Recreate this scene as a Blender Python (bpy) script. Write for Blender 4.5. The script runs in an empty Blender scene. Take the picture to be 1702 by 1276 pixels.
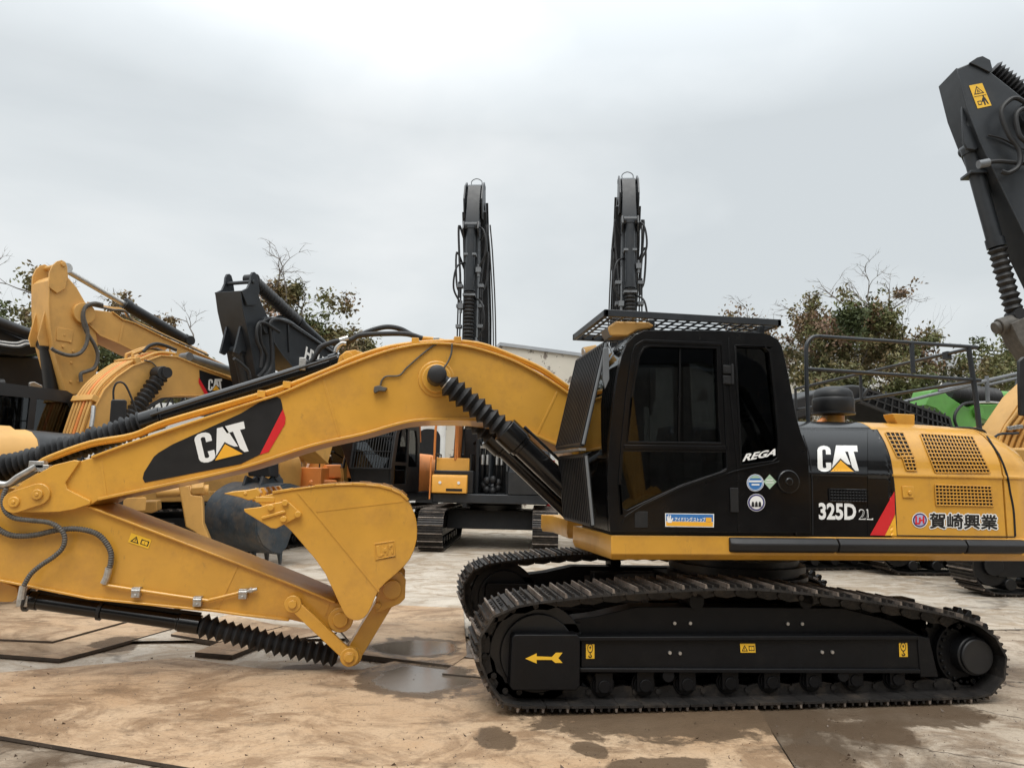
import bpy, bmesh, math, random
from mathutils import Vector, Matrix, noise
from mathutils.geometry import tessellate_polygon
from mathutils.bvhtree import BVHTree

# ------------------------------------------------------------------ camera, sky, sun, exposure
W, H = 1702.0, 1276.0
FOC, HORY, VPX, ROLL, CAMH = 1180.0, 790.0, 667.0, 0.0213, 1.8
sc = bpy.context.scene
_pitch = math.atan((HORY - H/2)/FOC)
_yaw = math.atan((W/2 - VPX)/(FOC/math.cos(_pitch)))
FW = Vector((math.sin(_yaw)*math.cos(_pitch), math.cos(_yaw)*math.cos(_pitch), math.sin(_pitch)))
RT = Vector((math.cos(_yaw), -math.sin(_yaw), 0)); UP = RT.cross(FW)
RT2 = RT*math.cos(ROLL) + UP*math.sin(ROLL); UP2 = UP*math.cos(ROLL) - RT*math.sin(ROLL)
CAM = Vector((0, 0, CAMH))
cd = bpy.data.cameras.new("camera"); cam = bpy.data.objects.new("camera", cd)
sc.collection.objects.link(cam)
cd.sensor_width = 36; cd.lens = FOC/W*36; cd.clip_start = 0.05; cd.clip_end = 3000
m = Matrix((RT2, UP2, -FW)).transposed().to_4x4(); m.translation = CAM
cam.matrix_world = m
sc.camera = cam
SUN_EL, SUN_AZ = math.radians(62), math.radians(200)
wd = bpy.data.worlds.new("World"); sc.world = wd; wd.use_nodes = True
nt = wd.node_tree; N = nt.nodes; L = nt.links
bg = N["Background"]
sky = N.new("ShaderNodeTexSky"); sky.sky_type = 'NISHITA'; sky.sun_disc = False
sky.sun_elevation = SUN_EL; sky.sun_rotation = SUN_AZ; sky.air_density = 2; sky.dust_density = 6
tc = N.new("ShaderNodeTexCoord")
mp = N.new("ShaderNodeMapping"); mp.inputs["Scale"].default_value = (1, 1, 2.2)
mp.inputs["Location"].default_value = (0.35, 0.1, 0.2)
L.new(tc.outputs["Generated"], mp.inputs["Vector"])
n1 = N.new("ShaderNodeTexNoise"); n1.inputs["Scale"].default_value = 1.9; n1.inputs["Detail"].default_value = 7
n1.inputs["Roughness"].default_value = 0.48; n1.inputs["Distortion"].default_value = 0.25
L.new(mp.outputs[0], n1.inputs["Vector"])
cr = N.new("ShaderNodeValToRGB"); e = cr.color_ramp.elements
e[0].position = 0.36; e[0].color = (4.6, 4.9, 5.08, 1)
e[1].position = 0.64; e[1].color = (6.0, 6.18, 6.25, 1)
mid = cr.color_ramp.elements.new(0.5); mid.color = (5.25, 5.52, 5.66, 1)
L.new(n1.outputs["Fac"], cr.inputs[0])
sp = N.new("ShaderNodeSeparateXYZ"); L.new(tc.outputs["Generated"], sp.inputs[0])
mr = N.new("ShaderNodeMapRange"); mr.inputs["From Min"].default_value = 0.45; mr.inputs["From Max"].default_value = 1.0
mr.inputs["To Min"].default_value = 1.0; mr.inputs["To Max"].default_value = 3.2
L.new(sp.outputs["Z"], mr.inputs["Value"])
mu = N.new("ShaderNodeMix"); mu.data_type = 'RGBA'; mu.blend_type = 'MULTIPLY'; mu.inputs["Factor"].default_value = 1
L.new(cr.outputs[0], mu.inputs["A"]); L.new(mr.outputs[0], mu.inputs["B"])
mx = N.new("ShaderNodeMix"); mx.data_type = 'RGBA'; mx.inputs["Factor"].default_value = 0.93
L.new(sky.outputs[0], mx.inputs["A"]); L.new(mu.outputs["Result"], mx.inputs["B"])
L.new(mx.outputs["Result"], bg.inputs["Color"]); bg.inputs["Strength"].default_value = 0.132
sl = bpy.data.lights.new("sun", 'SUN'); sl.energy = 1.5; sl.angle = math.radians(35); sl.color = (1, 0.965, 0.91)
so = bpy.data.objects.new("sun", sl); sc.collection.objects.link(so)
so.rotation_euler = (math.radians(28), 0, math.radians(-20))
sc.view_settings.view_transform = 'Standard'; sc.view_settings.look = 'None'
sc.view_settings.exposure = 0.16; sc.view_settings.gamma = 1.0
sc.cycles.max_bounces = 6; sc.cycles.transparent_max_bounces = 12

# ------------------------------------------------------------------ geometry helpers
def ray(px, py): return (RT2*(px - W/2) - UP2*(py - H/2) + FW*FOC)
def onY(px, py, Y): d = ray(px, py); return CAM + d*(Y/d.y)
def onX(px, py, X): d = ray(px, py); return CAM + d*(X/d.x)
def onZ(px, py, z=0.0): d = ray(px, py); return CAM + d*((z - CAMH)/d.z)
def ZA(x, y): return (880 + x/2.773, 480 + y/2.773)
def ZB(x, y): return (1280 + x/2.9, 520 + y/2.9)
def ZC(x, y): return (750 + x/3.473, 880 + y/3.473)
def ZD(x, y): return (1220 + x/3.531, 880 + y/3.531)
def ZE(x, y): return (x/2.6575, 640 + y/2.6575)
def ZF(x, y): return (360 + x/3.545, 780 + y/3.545)
def ZG(x, y): return (x/3.752, 400 + y/3.752)
def ZH(x, y): return (340 + x/3.866, 430 + y/3.866)
def ZI(x, y): return (480 + x/3.546, 690 + y/3.546)
def ZJ(x, y): return (700 + x/3.645, 270 + y/3.645)
def ZK(x, y): return (1440 + x/2.363, 80 + y/2.363)
def ZM(x, y): return (400 + x/2.934, 540 + y/2.934)
def ZN(x, y): return (480 + x/7.088, 690 + y/7.088)      # close centre-left
def ZO(x, y): return (680 + x/5.546, 700 + y/5.546)      # close centre
def ZQ(x, y): return (130 + x/4.6, 720 + y/4.6)          # dark bucket
def ZR(x, y): return (x/4.908, 500 + y/4.908)            # far left
def mapz(f, pts): return [f(*p) for p in pts]

class Fr:
    """upright frame: u along the machine, v sideways, z up"""
    def __init__(s, ox, oy, deg):
        a = math.radians(deg); s.O = Vector((ox, oy, 0)); s.deg = deg
        s.U = Vector((math.cos(a), math.sin(a), 0)); s.N = Vector((-math.sin(a), math.cos(a), 0))
    def w(s, u, v, z): return s.O + s.U*u + s.N*v + Vector((0, 0, z))
    def hit(s, px, py, v=0.0):
        d = ray(px, py); t = (s.O.dot(s.N) + v - CAM.dot(s.N))/d.dot(s.N); return CAM + d*t
    def uz(s, px, py, v=0.0):
        p = s.hit(px, py, v); return ((p - s.O).dot(s.U), p.z)
FM = Fr(0, 0, 0)

def cat(pts, n=6, closed=False):
    """Catmull-Rom through points of any dimension"""
    P = [Vector(p) for p in pts]; out = []; m_ = len(P)
    rng = range(m_ if closed else m_ - 1)
    for i in rng:
        if closed: a, b, c, d = P[(i-1) % m_], P[i], P[(i+1) % m_], P[(i+2) % m_]
        else:
            b, c = P[i], P[i+1]
            a = P[i-1] if i > 0 else b*2 - c
            d = P[i+2] if i+2 < m_ else c*2 - b
        for k in range(n):
            t = k/n
            out.append(0.5*((2*b) + (c-a)*t + (2*a-5*b+4*c-d)*t*t + (3*b-a-3*c+d)*t**3))
    if not closed: out.append(P[-1])
    return out

class MB:
    def __init__(s): s.bm = bmesh.new()
    def face(s, vs, mi=0):
        try: f = s.bm.faces.new(vs); f.material_index = mi; return f
        except ValueError: return None
    def loft(s, loops, closed=True, caps=True, mi=0):
        rings = [[s.bm.verts.new(p) for p in lp] for lp in loops]
        n = len(rings[0])
        for a, b in zip(rings, rings[1:]):
            for i in range(n if closed else n-1):
                j = (i+1) % n; s.face([a[i], a[j], b[j], b[i]], mi)
        if caps and n > 2: s.face(list(reversed(rings[0])), mi); s.face(rings[-1], mi)
        return rings
    def prism(s, F, uz, v0, v1, mi=0, holes=None):
        if not holes:
            s.loft([[F.w(u, v0, z) for u, z in uz], [F.w(u, v1, z) for u, z in uz]], mi=mi); return s
        loops = [uz] + holes; flat = [p for l in loops for p in l]
        tris = tessellate_polygon([[Vector((p[0], p[1], 0)) for p in l] for l in loops])
        A = [s.bm.verts.new(F.w(u, v0, z)) for u, z in flat]; B = [s.bm.verts.new(F.w(u, v1, z)) for u, z in flat]
        for t in tris: s.face([A[i] for i in t], mi); s.face([B[i] for i in reversed(t)], mi)
        o = 0
        for l in loops:
            n = len(l)
            for i in range(n): j = (i+1) % n; s.face([A[o+i], A[o+j], B[o+j], B[o+i]], mi)
            o += n
        return s
    def trace(s, F, px, v0, v1, mi=0, holes=None):
        return s.prism(F, [F.uz(x, y, v0) for x, y in px], v0, v1, mi, [[F.uz(x, y, v0) for x, y in h] for h in holes] if holes else None)
    def box(s, F, u0, u1, v0, v1, z0, z1, mi=0):
        s.loft([[F.w(u0, v0, z0), F.w(u1, v0, z0), F.w(u1, v1, z0), F.w(u0, v1, z0)], [F.w(u0, v0, z1), F.w(u1, v0, z1), F.w(u1, v1, z1), F.w(u0, v1, z1)]], mi=mi); return s
    def strip(s, F, uz, v0, v1, t, mi=0, side=0):
        """thick ribbon following a profile path; side 0 = centred, 1 = to the left of travel, -1 = right"""
        P = [Vector(p) for p in uz]; loops = []
        for i, p in enumerate(P):
            d = (P[min(i+1, len(P)-1)] - P[max(i-1, 0)]).normalized(); nrm = Vector((-d.y, d.x))
            a = p + nrm*t*(0.5 if side == 0 else (1 if side > 0 else 0)); b = p - nrm*t*(0.5 if side == 0 else (1 if side < 0 else 0))
            loops.append([F.w(a.x, v0, a.y), F.w(a.x, v1, a.y), F.w(b.x, v1, b.y), F.w(b.x, v0, b.y)])
        s.loft(loops, mi=mi); return s
    def tube(s, pts, r, seg=8, mi=0, caps=True, squash=None):
        P = [Vector(p) for p in pts]; n = len(P); R = r if isinstance(r, (list, tuple)) else [r]*n
        loops = []; ref = None
        for i in range(n):
            d = (P[min(i+1, n-1)] - P[max(i-1, 0)]).normalized()
            if ref is None:
                ref = Vector((0, 0, 1)) if abs(d.z) < 0.9 else Vector((1, 0, 0))
            x = ref - d*ref.dot(d)
            if x.length < 1e-4: x = d.orthogonal()
            x.normalize(); ref = x; y = d.cross(x)
            loops.append([P[i] + (x*math.cos(2*math.pi*k/seg) + y*math.sin(2*math.pi*k/seg))*R[i] for k in range(seg)])
        s.loft(loops, caps=caps, mi=mi); return s
    def cyl(s, a, b, r, seg=24, mi=0, r2=None): return s.tube([a, b], [r, r2 if r2 is not None else r], seg, mi)
    def vcyl(s, F, u, v0, v1, z, r, seg=28, mi=0):
        return s.cyl(F.w(u, v0, z), F.w(u, v1, z), r, seg, mi)
    def bellows(s, a, b, r0, r1, n, seg=20, mi=0, sag=0.0, jit=0.0, seed=1):
        a, b = Vector(a), Vector(b); P = []; R = []; rnd = random.Random(seed)
        for i in range(2*n+1):
            t = i/(2*n); P.append(a.lerp(b, t) + Vector((0, 0, -sag*4*t*(1-t)))); R.append((r1 if i % 2 else r0)*(1+rnd.uniform(-jit, jit)))
        return s.tube(P, R, seg, mi)
    def ribbed(s, pts, r, seg=8, rib=0.02, amp=0.12, mi=0):
        """ribbed hose"""
        P = [Vector(p) for p in pts]; L_ = sum((P[i+1]-P[i]).length for i in range(len(P)-1)); n = max(8, int(L_/rib)*2)
        out = []; seglen = L_/n; i = 0; acc = 0.0
        d = [0]
        for k in range(len(P)-1): d.append(d[-1] + (P[k+1]-P[k]).length)
        for k in range(n+1):
            t = min(k*seglen, d[-1]-1e-6)
            while d[i+1] < t: i += 1
            out.append(P[i].lerp(P[i+1], (t-d[i])/(d[i+1]-d[i])))
        return s.tube(out, [r*(1+amp) if k % 2 else r*(1-amp) for k in range(n+1)], seg, mi)
    def sphere(s, c, r, seg=12, mi=0, sx=(1, 1, 1)):
        c = Vector(c); loops = []
        for i in range(seg//2+1):
            th = math.pi*i/(seg//2); rr = max(math.sin(th), 1e-3)*r
            loops.append([c + Vector((rr*math.cos(2*math.pi*k/seg)*sx[0], rr*math.sin(2*math.pi*k/seg)*sx[1], r*math.cos(th)*sx[2])) for k in range(seg)])
        s.loft(loops, mi=mi); return s
    def bvh(s):
        s.bm.verts.ensure_lookup_table(); s.bm.faces.ensure_lookup_table(); s.bm.normal_update(); return BVHTree.FromBMesh(s.bm)

COL = sc.collection
def obj(name, mb, mats, parent=None, bevel=0.0, smooth=35, seg=2, split=False):
    if split:                                   # every loose piece becomes an object of its own
        bm = mb.bm; bm.verts.index_update(); seen = set(); out = []; bm.verts.ensure_lookup_table()
        for v0 in bm.verts:
            if v0.index in seen: continue
            st = [v0]; isl = set([v0.index])
            while st:
                v = st.pop()
                for e_ in v.link_edges:
                    w = e_.other_vert(v)
                    if w.index not in isl: isl.add(w.index); st.append(w)
            seen |= isl; nb = MB(); mp_ = {i: nb.bm.verts.new(bm.verts[i].co) for i in sorted(isl)}
            fs = {f for i in isl for f in bm.verts[i].link_faces}
            for f in sorted(fs, key=lambda f: f.index): nb.face([mp_[v.index] for v in f.verts], f.material_index)
            out.append(obj(name, nb, mats, parent, bevel, smooth, seg))
        bm.free(); return out
    bm = mb.bm if isinstance(mb, MB) else mb
    bmesh.ops.recalc_face_normals(bm, faces=bm.faces[:])
    if parent is not None:
        off = parent.matrix_world.translation if False else Vector(parent.get('_w', (0, 0, 0)))
    else: off = Vector((0, 0, 0))
    for v in bm.verts: v.co -= off
    ca = math.radians(smooth)
    for f in bm.faces: f.smooth = True
    for ed in bm.edges:
        ed.smooth = len(ed.link_faces) == 2 and ed.calc_face_angle(9) < ca
    me = bpy.data.meshes.new(name); bm.to_mesh(me); bm.free()
    for m_ in (mats if isinstance(mats, (list, tuple)) else [mats]): me.materials.append(m_)
    o = bpy.data.objects.new(name, me); COL.objects.link(o); o['_w'] = tuple(off)
    if parent is not None: o.parent = parent
    if bevel:
        b = o.modifiers.new("bevel", 'BEVEL'); b.width = bevel; b.segments = seg; b.limit_method = 'ANGLE'; b.angle_limit = math.radians(40)
    return o
def thing(name, label, cat_, loc=(0, 0, 0), group=None):
    o = bpy.data.objects.new(name, None); COL.objects.link(o); o.location = loc; o['_w'] = tuple(loc)
    o['label'] = label; o['category'] = cat_
    if group: o['group'] = group
    return o
def tag(o, label=None, cat_=None, group=None, kind=None):
    if label: o['label'] = label
    if cat_: o['category'] = cat_
    if group: o['group'] = group
    if kind: o['kind'] = kind
    return o
def circ(cx, cy, r, n=24, a0=0, a1=360): return [(cx + r*math.cos(math.radians(a0+(a1-a0)*k/n)), cy + r*math.sin(math.radians(a0+(a1-a0)*k/n))) for k in range(n if a1-a0 >= 360 else n+1)]

# ------------------------------------------------------------------ materials
MT = {}
def mat(name, col, rough=0.5, metal=0.0, coat=0.0, vary=0.12, vscale=3.0, bump=0.0, bscale=40, dirt=None, dscale=2.5, dlo=0.55, dhi=0.75, rvar=0.1, spec=0.5, damt=0.8, fine=None, fl=.66):
    m_ = bpy.data.materials.new(name); m_.use_nodes = True; t = m_.node_tree; n = t.nodes; l = t.links
    b = n["Principled BSDF"]; b.inputs["Metallic"].default_value = metal; b.inputs["Roughness"].default_value = rough
    b.inputs["Coat Weight"].default_value = coat; b.inputs["Coat Roughness"].default_value = 0.08; b.inputs["Specular IOR Level"].default_value = spec
    c = n.new("ShaderNodeTexCoord"); a = n.new("ShaderNodeTexNoise"); a.inputs["Scale"].default_value = vscale; a.inputs["Detail"].default_value = 6; a.inputs["Roughness"].default_value = 0.6
    l.new(c.outputs["Object"], a.inputs["Vector"])
    r = n.new("ShaderNodeValToRGB"); r.color_ramp.elements[0].position = 0.3; r.color_ramp.elements[1].position = 0.7
    r.color_ramp.elements[0].color = tuple(x*(1-vary) for x in col) + (1,); r.color_ramp.elements[1].color = tuple(min(1, x*(1+vary)) for x in col) + (1,)
    l.new(a.outputs["Fac"], r.inputs[0]); out = r.outputs[0]
    if dirt:
        d = n.new("ShaderNodeTexNoise"); d.inputs["Scale"].default_value = dscale; d.inputs["Detail"].default_value = 9; d.inputs["Roughness"].default_value = 0.72
        l.new(c.outputs["Object"], d.inputs["Vector"])
        q = n.new("ShaderNodeMapRange"); q.inputs["From Min"].default_value = dlo; q.inputs["From Max"].default_value = dhi; q.inputs["To Max"].default_value = damt
        l.new(d.outputs["Fac"], q.inputs["Value"])
        x = n.new("ShaderNodeMix"); x.data_type = 'RGBA'; l.new(q.outputs[0], x.inputs["Factor"]); l.new(out, x.inputs["A"]); x.inputs["B"].default_value = tuple(dirt) + (1,)
        out = x.outputs["Result"]
    if fine:                                    # scattered scuffs, grease specks and dust streaks
        fm = n.new("ShaderNodeMapping"); fm.inputs["Scale"].default_value = (1.6, 1.6, .5); l.new(c.outputs["Object"], fm.inputs[0])
        d = n.new("ShaderNodeTexNoise"); d.inputs["Scale"].default_value = 9; d.inputs["Detail"].default_value = 11; d.inputs["Roughness"].default_value = 0.8
        l.new(fm.outputs[0], d.inputs["Vector"]); q = n.new("ShaderNodeMapRange"); q.inputs["From Min"].default_value = fl - .04; q.inputs["From Max"].default_value = fl + .05; q.inputs["To Max"].default_value = .6
        l.new(d.outputs["Fac"], q.inputs["Value"]); x = n.new("ShaderNodeMix"); x.data_type = 'RGBA'; l.new(q.outputs[0], x.inputs["Factor"]); l.new(out, x.inputs["A"]); x.inputs["B"].default_value = tuple(fine) + (1,); out = x.outputs["Result"]
    l.new(out, b.inputs["Base Color"])
    if rvar:
        q = n.new("ShaderNodeMapRange"); q.inputs["To Min"].default_value = max(0.02, rough - rvar); q.inputs["To Max"].default_value = min(1, rough + rvar)
        a2 = n.new("ShaderNodeTexNoise"); a2.inputs["Scale"].default_value = vscale*2.7; a2.inputs["Detail"].default_value = 5
        l.new(c.outputs["Object"], a2.inputs["Vector"]); l.new(a2.outputs["Fac"], q.inputs["Value"]); l.new(q.outputs[0], b.inputs["Roughness"])
    if bump:
        a3 = n.new("ShaderNodeTexNoise"); a3.inputs["Scale"].default_value = bscale; a3.inputs["Detail"].default_value = 4
        l.new(c.outputs["Object"], a3.inputs["Vector"])
        u = n.new("ShaderNodeBump"); u.inputs["Strength"].default_value = bump; u.inputs["Distance"].default_value = 0.01
        l.new(a3.outputs["Fac"], u.inputs["Height"]); l.new(u.outputs[0], b.inputs["Normal"])
    MT[name] = m_; return m_
yellow = mat("yellow_paint", (0.62, 0.315, 0.040), 0.38, coat=0.4, vary=0.10, vscale=1.6, bump=0.10, bscale=11, rvar=.14, dirt=(0.33, 0.155, 0.04), dscale=2.2, dlo=0.48, dhi=0.75, damt=0.55, fine=(0.20, 0.11, 0.045), fl=.64)
yellow_far = mat("older_yellow_paint", (0.58, 0.32, 0.085), 0.5, vary=0.1, vscale=2, dirt=(0.30, 0.17, 0.06), dlo=0.5, dhi=0.8, damt=0.6)
orange = mat("orange_paint", (0.70, 0.24, 0.055), 0.45, vary=0.08, dirt=(0.35, 0.16, 0.06), damt=0.5)
amber = mat("amber_yellow_paint", (0.75, 0.36, 0.05), 0.45, vary=0.06, dirt=(0.35, 0.18, 0.06), damt=0.4)
green = mat("green_paint", (0.085, 0.27, 0.04), 0.45, vary=0.08, dirt=(0.07, 0.15, 0.03), damt=0.5)
gloss = mat("gloss_black_paint", (0.004, 0.004, 0.0045), 0.24, coat=0.35, vary=0.3, rvar=0.09, dirt=(0.013, 0.012, 0.011), dscale=5, damt=0.4, spec=0.3, fine=(0.03, 0.028, 0.026), fl=.66)
black = mat("black_paint", (0.008, 0.0083, 0.0095), 0.45, vary=0.3, dirt=(0.03, 0.027, 0.023), dscale=2.5, dlo=0.5, damt=0.6)
slate = mat("dark_slate_paint", (0.017, 0.020, 0.024), 0.40, vary=0.3, dirt=(0.045, 0.042, 0.038), damt=0.6)
frameb = mat("undercarriage_black", (0.0035, 0.0036, 0.0045), 0.5, vary=0.35, bump=0.15, bscale=25, dirt=(0.012, 0.0105, 0.009), dscale=5, damt=0.7, spec=0.28, fine=(0.04, 0.034, 0.028), fl=.67)
shoe = mat("track_shoe_steel", (0.024, 0.022, 0.021), 0.5, metal=0.3, vary=0.4, vscale=6, bump=0.4, bscale=30, dirt=(0.085, 0.068, 0.053), dscale=5, dlo=0.49, dhi=0.70)
worn = mat("worn_steel_edge", (0.24, 0.20, 0.17), 0.5, metal=0.4, vary=0.3, vscale=9, dirt=(0.04, 0.032, 0.026), dscale=7, dlo=0.45, dhi=0.65)
rubber = mat("black_rubber", (0.011, 0.011, 0.012), 0.55, vary=0.25, bump=0.15, bscale=30)
hose = mat("dusty_hose", (0.085, 0.078, 0.068), 0.6, vary=0.3, vscale=20)
steel = mat("bright_fitting_steel", (0.5, 0.49, 0.47), 0.38, metal=0.85, vary=0.2, vscale=30)
grey = mat("grey_metal", (0.16, 0.17, 0.18), 0.5, metal=0.3, vary=0.2)
bucketblue = mat("blue_black_bucket", (0.030, 0.042, 0.054), 0.5, vary=0.4, vscale=5, bump=0.2, bscale=12, dirt=(0.10, 0.082, 0.065), dscale=3.5, dlo=0.46, dhi=0.66, fine=(0.16, 0.12, 0.09), fl=.60)
white = mat("white_sticker", (0.80, 0.80, 0.78), 0.45, vary=0.02)
logo_yellow = mat("logo_yellow", (0.85, 0.42, 0.03), 0.45, vary=0.02)
stick_y = mat("warning_sticker_yellow", (0.80, 0.47, 0.03), 0.45, vary=0.03)
red = mat("red_stripe", (0.62, 0.018, 0.022), 0.4, vary=0.03)
decal_black = mat("decal_black", (0.010, 0.009, 0.009), 0.42, vary=0.1)
blue = mat("sticker_blue", (0.035, 0.17, 0.46), 0.4, vary=0.05)
navy = mat("sticker_navy", (0.05, 0.045, 0.16), 0.4, vary=0.05)
mint = mat("sticker_mint", (0.38, 0.52, 0.38), 0.45, vary=0.05)
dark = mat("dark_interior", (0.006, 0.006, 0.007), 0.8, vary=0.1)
seatm = mat("seat_fabric", (0.02, 0.022, 0.026), 0.85)
def glass(name, tint, trans):
    m_ = bpy.data.materials.new(name); m_.use_nodes = True; t = m_.node_tree; n = t.nodes; l = t.links; n.remove(n["Principled BSDF"])
    g = n.new("ShaderNodeBsdfGlossy"); g.inputs["Roughness"].default_value = 0.015; g.inputs["Color"].default_value = (0.85, 0.88, 0.9, 1)
    tr = n.new("ShaderNodeBsdfTransparent"); tr.inputs["Color"].default_value = tint + (1,)
    f = n.new("ShaderNodeFresnel"); f.inputs["IOR"].default_value = 1.62
    x = n.new("ShaderNodeMixShader"); l.new(f.outputs[0], x.inputs[0]); l.new(tr.outputs[0], x.inputs[1]); l.new(g.outputs[0], x.inputs[2])
    l.new(x.outputs[0], n["Material Output"].inputs["Surface"]); return m_
glassd = glass("tinted_window_glass", (0.36, 0.38, 0.39), 1)
glassc = glass("clear_window_glass", (0.55, 0.6, 0.6), 1)

# ------------------------------------------------------------------ decals
def tris_of(polys):
    """polys: list of 2-D loops -> (verts, tris)"""
    V = []; T = []
    for lp in polys:
        o = len(V); V += [tuple(p) for p in lp]
        T += [tuple(o+i for i in t) for t in tessellate_polygon([[Vector((p[0], p[1], 0)) for p in lp]])]
    return V, T
_tc = {}
def text_tris(body, bold=0.0, shear=0.0):
    k = (body, bold, shear)
    if k in _tc: return _tc[k]
    c = bpy.data.curves.new("lettering", 'FONT'); c.body = body; c.offset = bold; c.shear = shear; c.resolution_u = 3
    o = bpy.data.objects.new("lettering", c); COL.objects.link(o)
    dg = bpy.context.evaluated_depsgraph_get(); me = bpy.data.meshes.new_from_object(o.evaluated_get(dg))
    me.calc_loop_triangles()
    V = [(v.co.x, v.co.y) for v in me.vertices]; T = [tuple(t.vertices) for t in me.loop_triangles]
    bpy.data.objects.remove(o); bpy.data.curves.remove(c); bpy.data.meshes.remove(me)
    x0 = min(v[0] for v in V); x1 = max(v[0] for v in V); y0 = min(v[1] for v in V); y1 = max(v[1] for v in V)
    x0 += bold*.9; x1 -= bold*.9; y0 += bold*.9; y1 -= bold*.9      # the box of the unbolded letters
    V = [((x-x0)/(x1-x0), (y-y0)/(y1-y0)) for x, y in V]; _tc[k] = (V, T); return _tc[k]
def quadmap(V, q):
    """q = bottom-left, bottom-right, top-right, top-left in pixels"""
    bl, br, tr, tl = [Vector(p) for p in q]
    return [tuple(bl*(1-s)*(1-t) + br*s*(1-t) + tr*s*t + tl*(1-s)*t) for s, t in V]
def _rr(x0, x1, y0, y1, r, n=4):
    p = []
    for cx, cy, a in ((x1-r, y1-r, 0), (x0+r, y1-r, 90), (x0+r, y0+r, 180), (x1-r, y0+r, 270)):
        p += circ(cx, cy, r, n, a, a+90)
    return p
CATC = circ(.165, .82, .165, 6, 0, 180) + circ(.165, .18, .165, 6, 180, 360) + [(.33, .36), (.20, .36)] + circ(.165, .20, .045, 4, 360, 180) + [(.12, .80)] + circ(.165, .80, .045, 4, 180, 0) + [(.21, .66), (.33, .66)]
LOGO_W = [CATC, [(.47, 1), (.63, 1), (.80, .28), (.73, .30), (.56, .50), (.42, .22), (.36, .12), (.33, .08)], [(.58, 1), (1, 1), (1, .77), (.90, .77), (.985, .05), (.90, .06), (.83, .20), (.76, .77), (.64, .77)]]
LOGO_K = [[(.24, -.02), (.56, .52), (.93, -.02)]]
LOGO_Y = [[(.30, .02), (.56, .45), (.86, .02)]]
def decal_px(name, V, T, mat_, parent, F=None, v=0.0, bvh=None, off=0.004, sub=0, thick=0.0015):
    mb = MB(); bm = mb.bm
    if bvh and sub:
        t2 = bmesh.new(); vs = [t2.verts.new((x, y, 0)) for x, y in V]
        for t in T:
            try: t2.faces.new([vs[i] for i in t])
            except ValueError: pass
        for _ in range(6):
            ed = [e_ for e_ in t2.edges if e_.calc_length() > sub]
            if not ed: break
            bmesh.ops.subdivide_edges(t2, edges=ed, cuts=1); bmesh.ops.triangulate(t2, faces=t2.faces[:])
        t2.verts.index_update(); V = [(a.co.x, a.co.y) for a in t2.verts]; T = [[a.index for a in f.verts] for f in t2.faces]; t2.free()
    vs = []
    for x, y in V:
        if bvh:
            d = ray(x, y).normalized(); h, n_, i_, ds = bvh.ray_cast(CAM, d)
            if h is None: h = F.hit(x, y, v); n_ = -F.N
            if n_.dot(d) > 0: n_ = -n_
            p = h + n_*off
        else: p = F.hit(x, y, v - off)
        vs.append(bm.verts.new(p))
    for t in T: mb.face([vs[i] for i in t])
    return obj(name, mb, mat_, parent)
def poly_decal(name, polys, mat_, parent, F=None, v=0.0, **k):
    V, T = tris_of(polys); return decal_px(name, V, T, mat_, parent, F, v, **k)
def text_decal(name, body, q, mat_, parent, F=None, v=0.0, bold=0.02, shear=0.0, **k):
    V, T = text_tris(body, bold, shear); return decal_px(name, quadmap(V, q), T, mat_, parent, F, v, **k)
def logo(q, parent, F=None, v=0.0, off=0.004, **k):
    for nm, pl, m_, o_ in (("logo_lettering", LOGO_W, white, 0), ("logo_outline", LOGO_K, decal_black, .001), ("logo_triangle", LOGO_Y, logo_yellow, .002)):
        V, T = tris_of(pl); decal_px(nm, quadmap(V, q), T, m_, parent, F, v, off=off+o_, **k)

# ------------------------------------------------------------------ the main excavator
YT, YC = 5.53, 7.13
YB, YCAB, YBOOM, YSTK, YBKT = 5.66, 5.64, 6.78, 6.84, 6.52
_c = onY(1240, 930, YC)
main = thing("excavator", "large yellow and black crawler excavator in front, its folded arm resting on the ground", "excavator", (_c.x, YC, 0))

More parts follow.
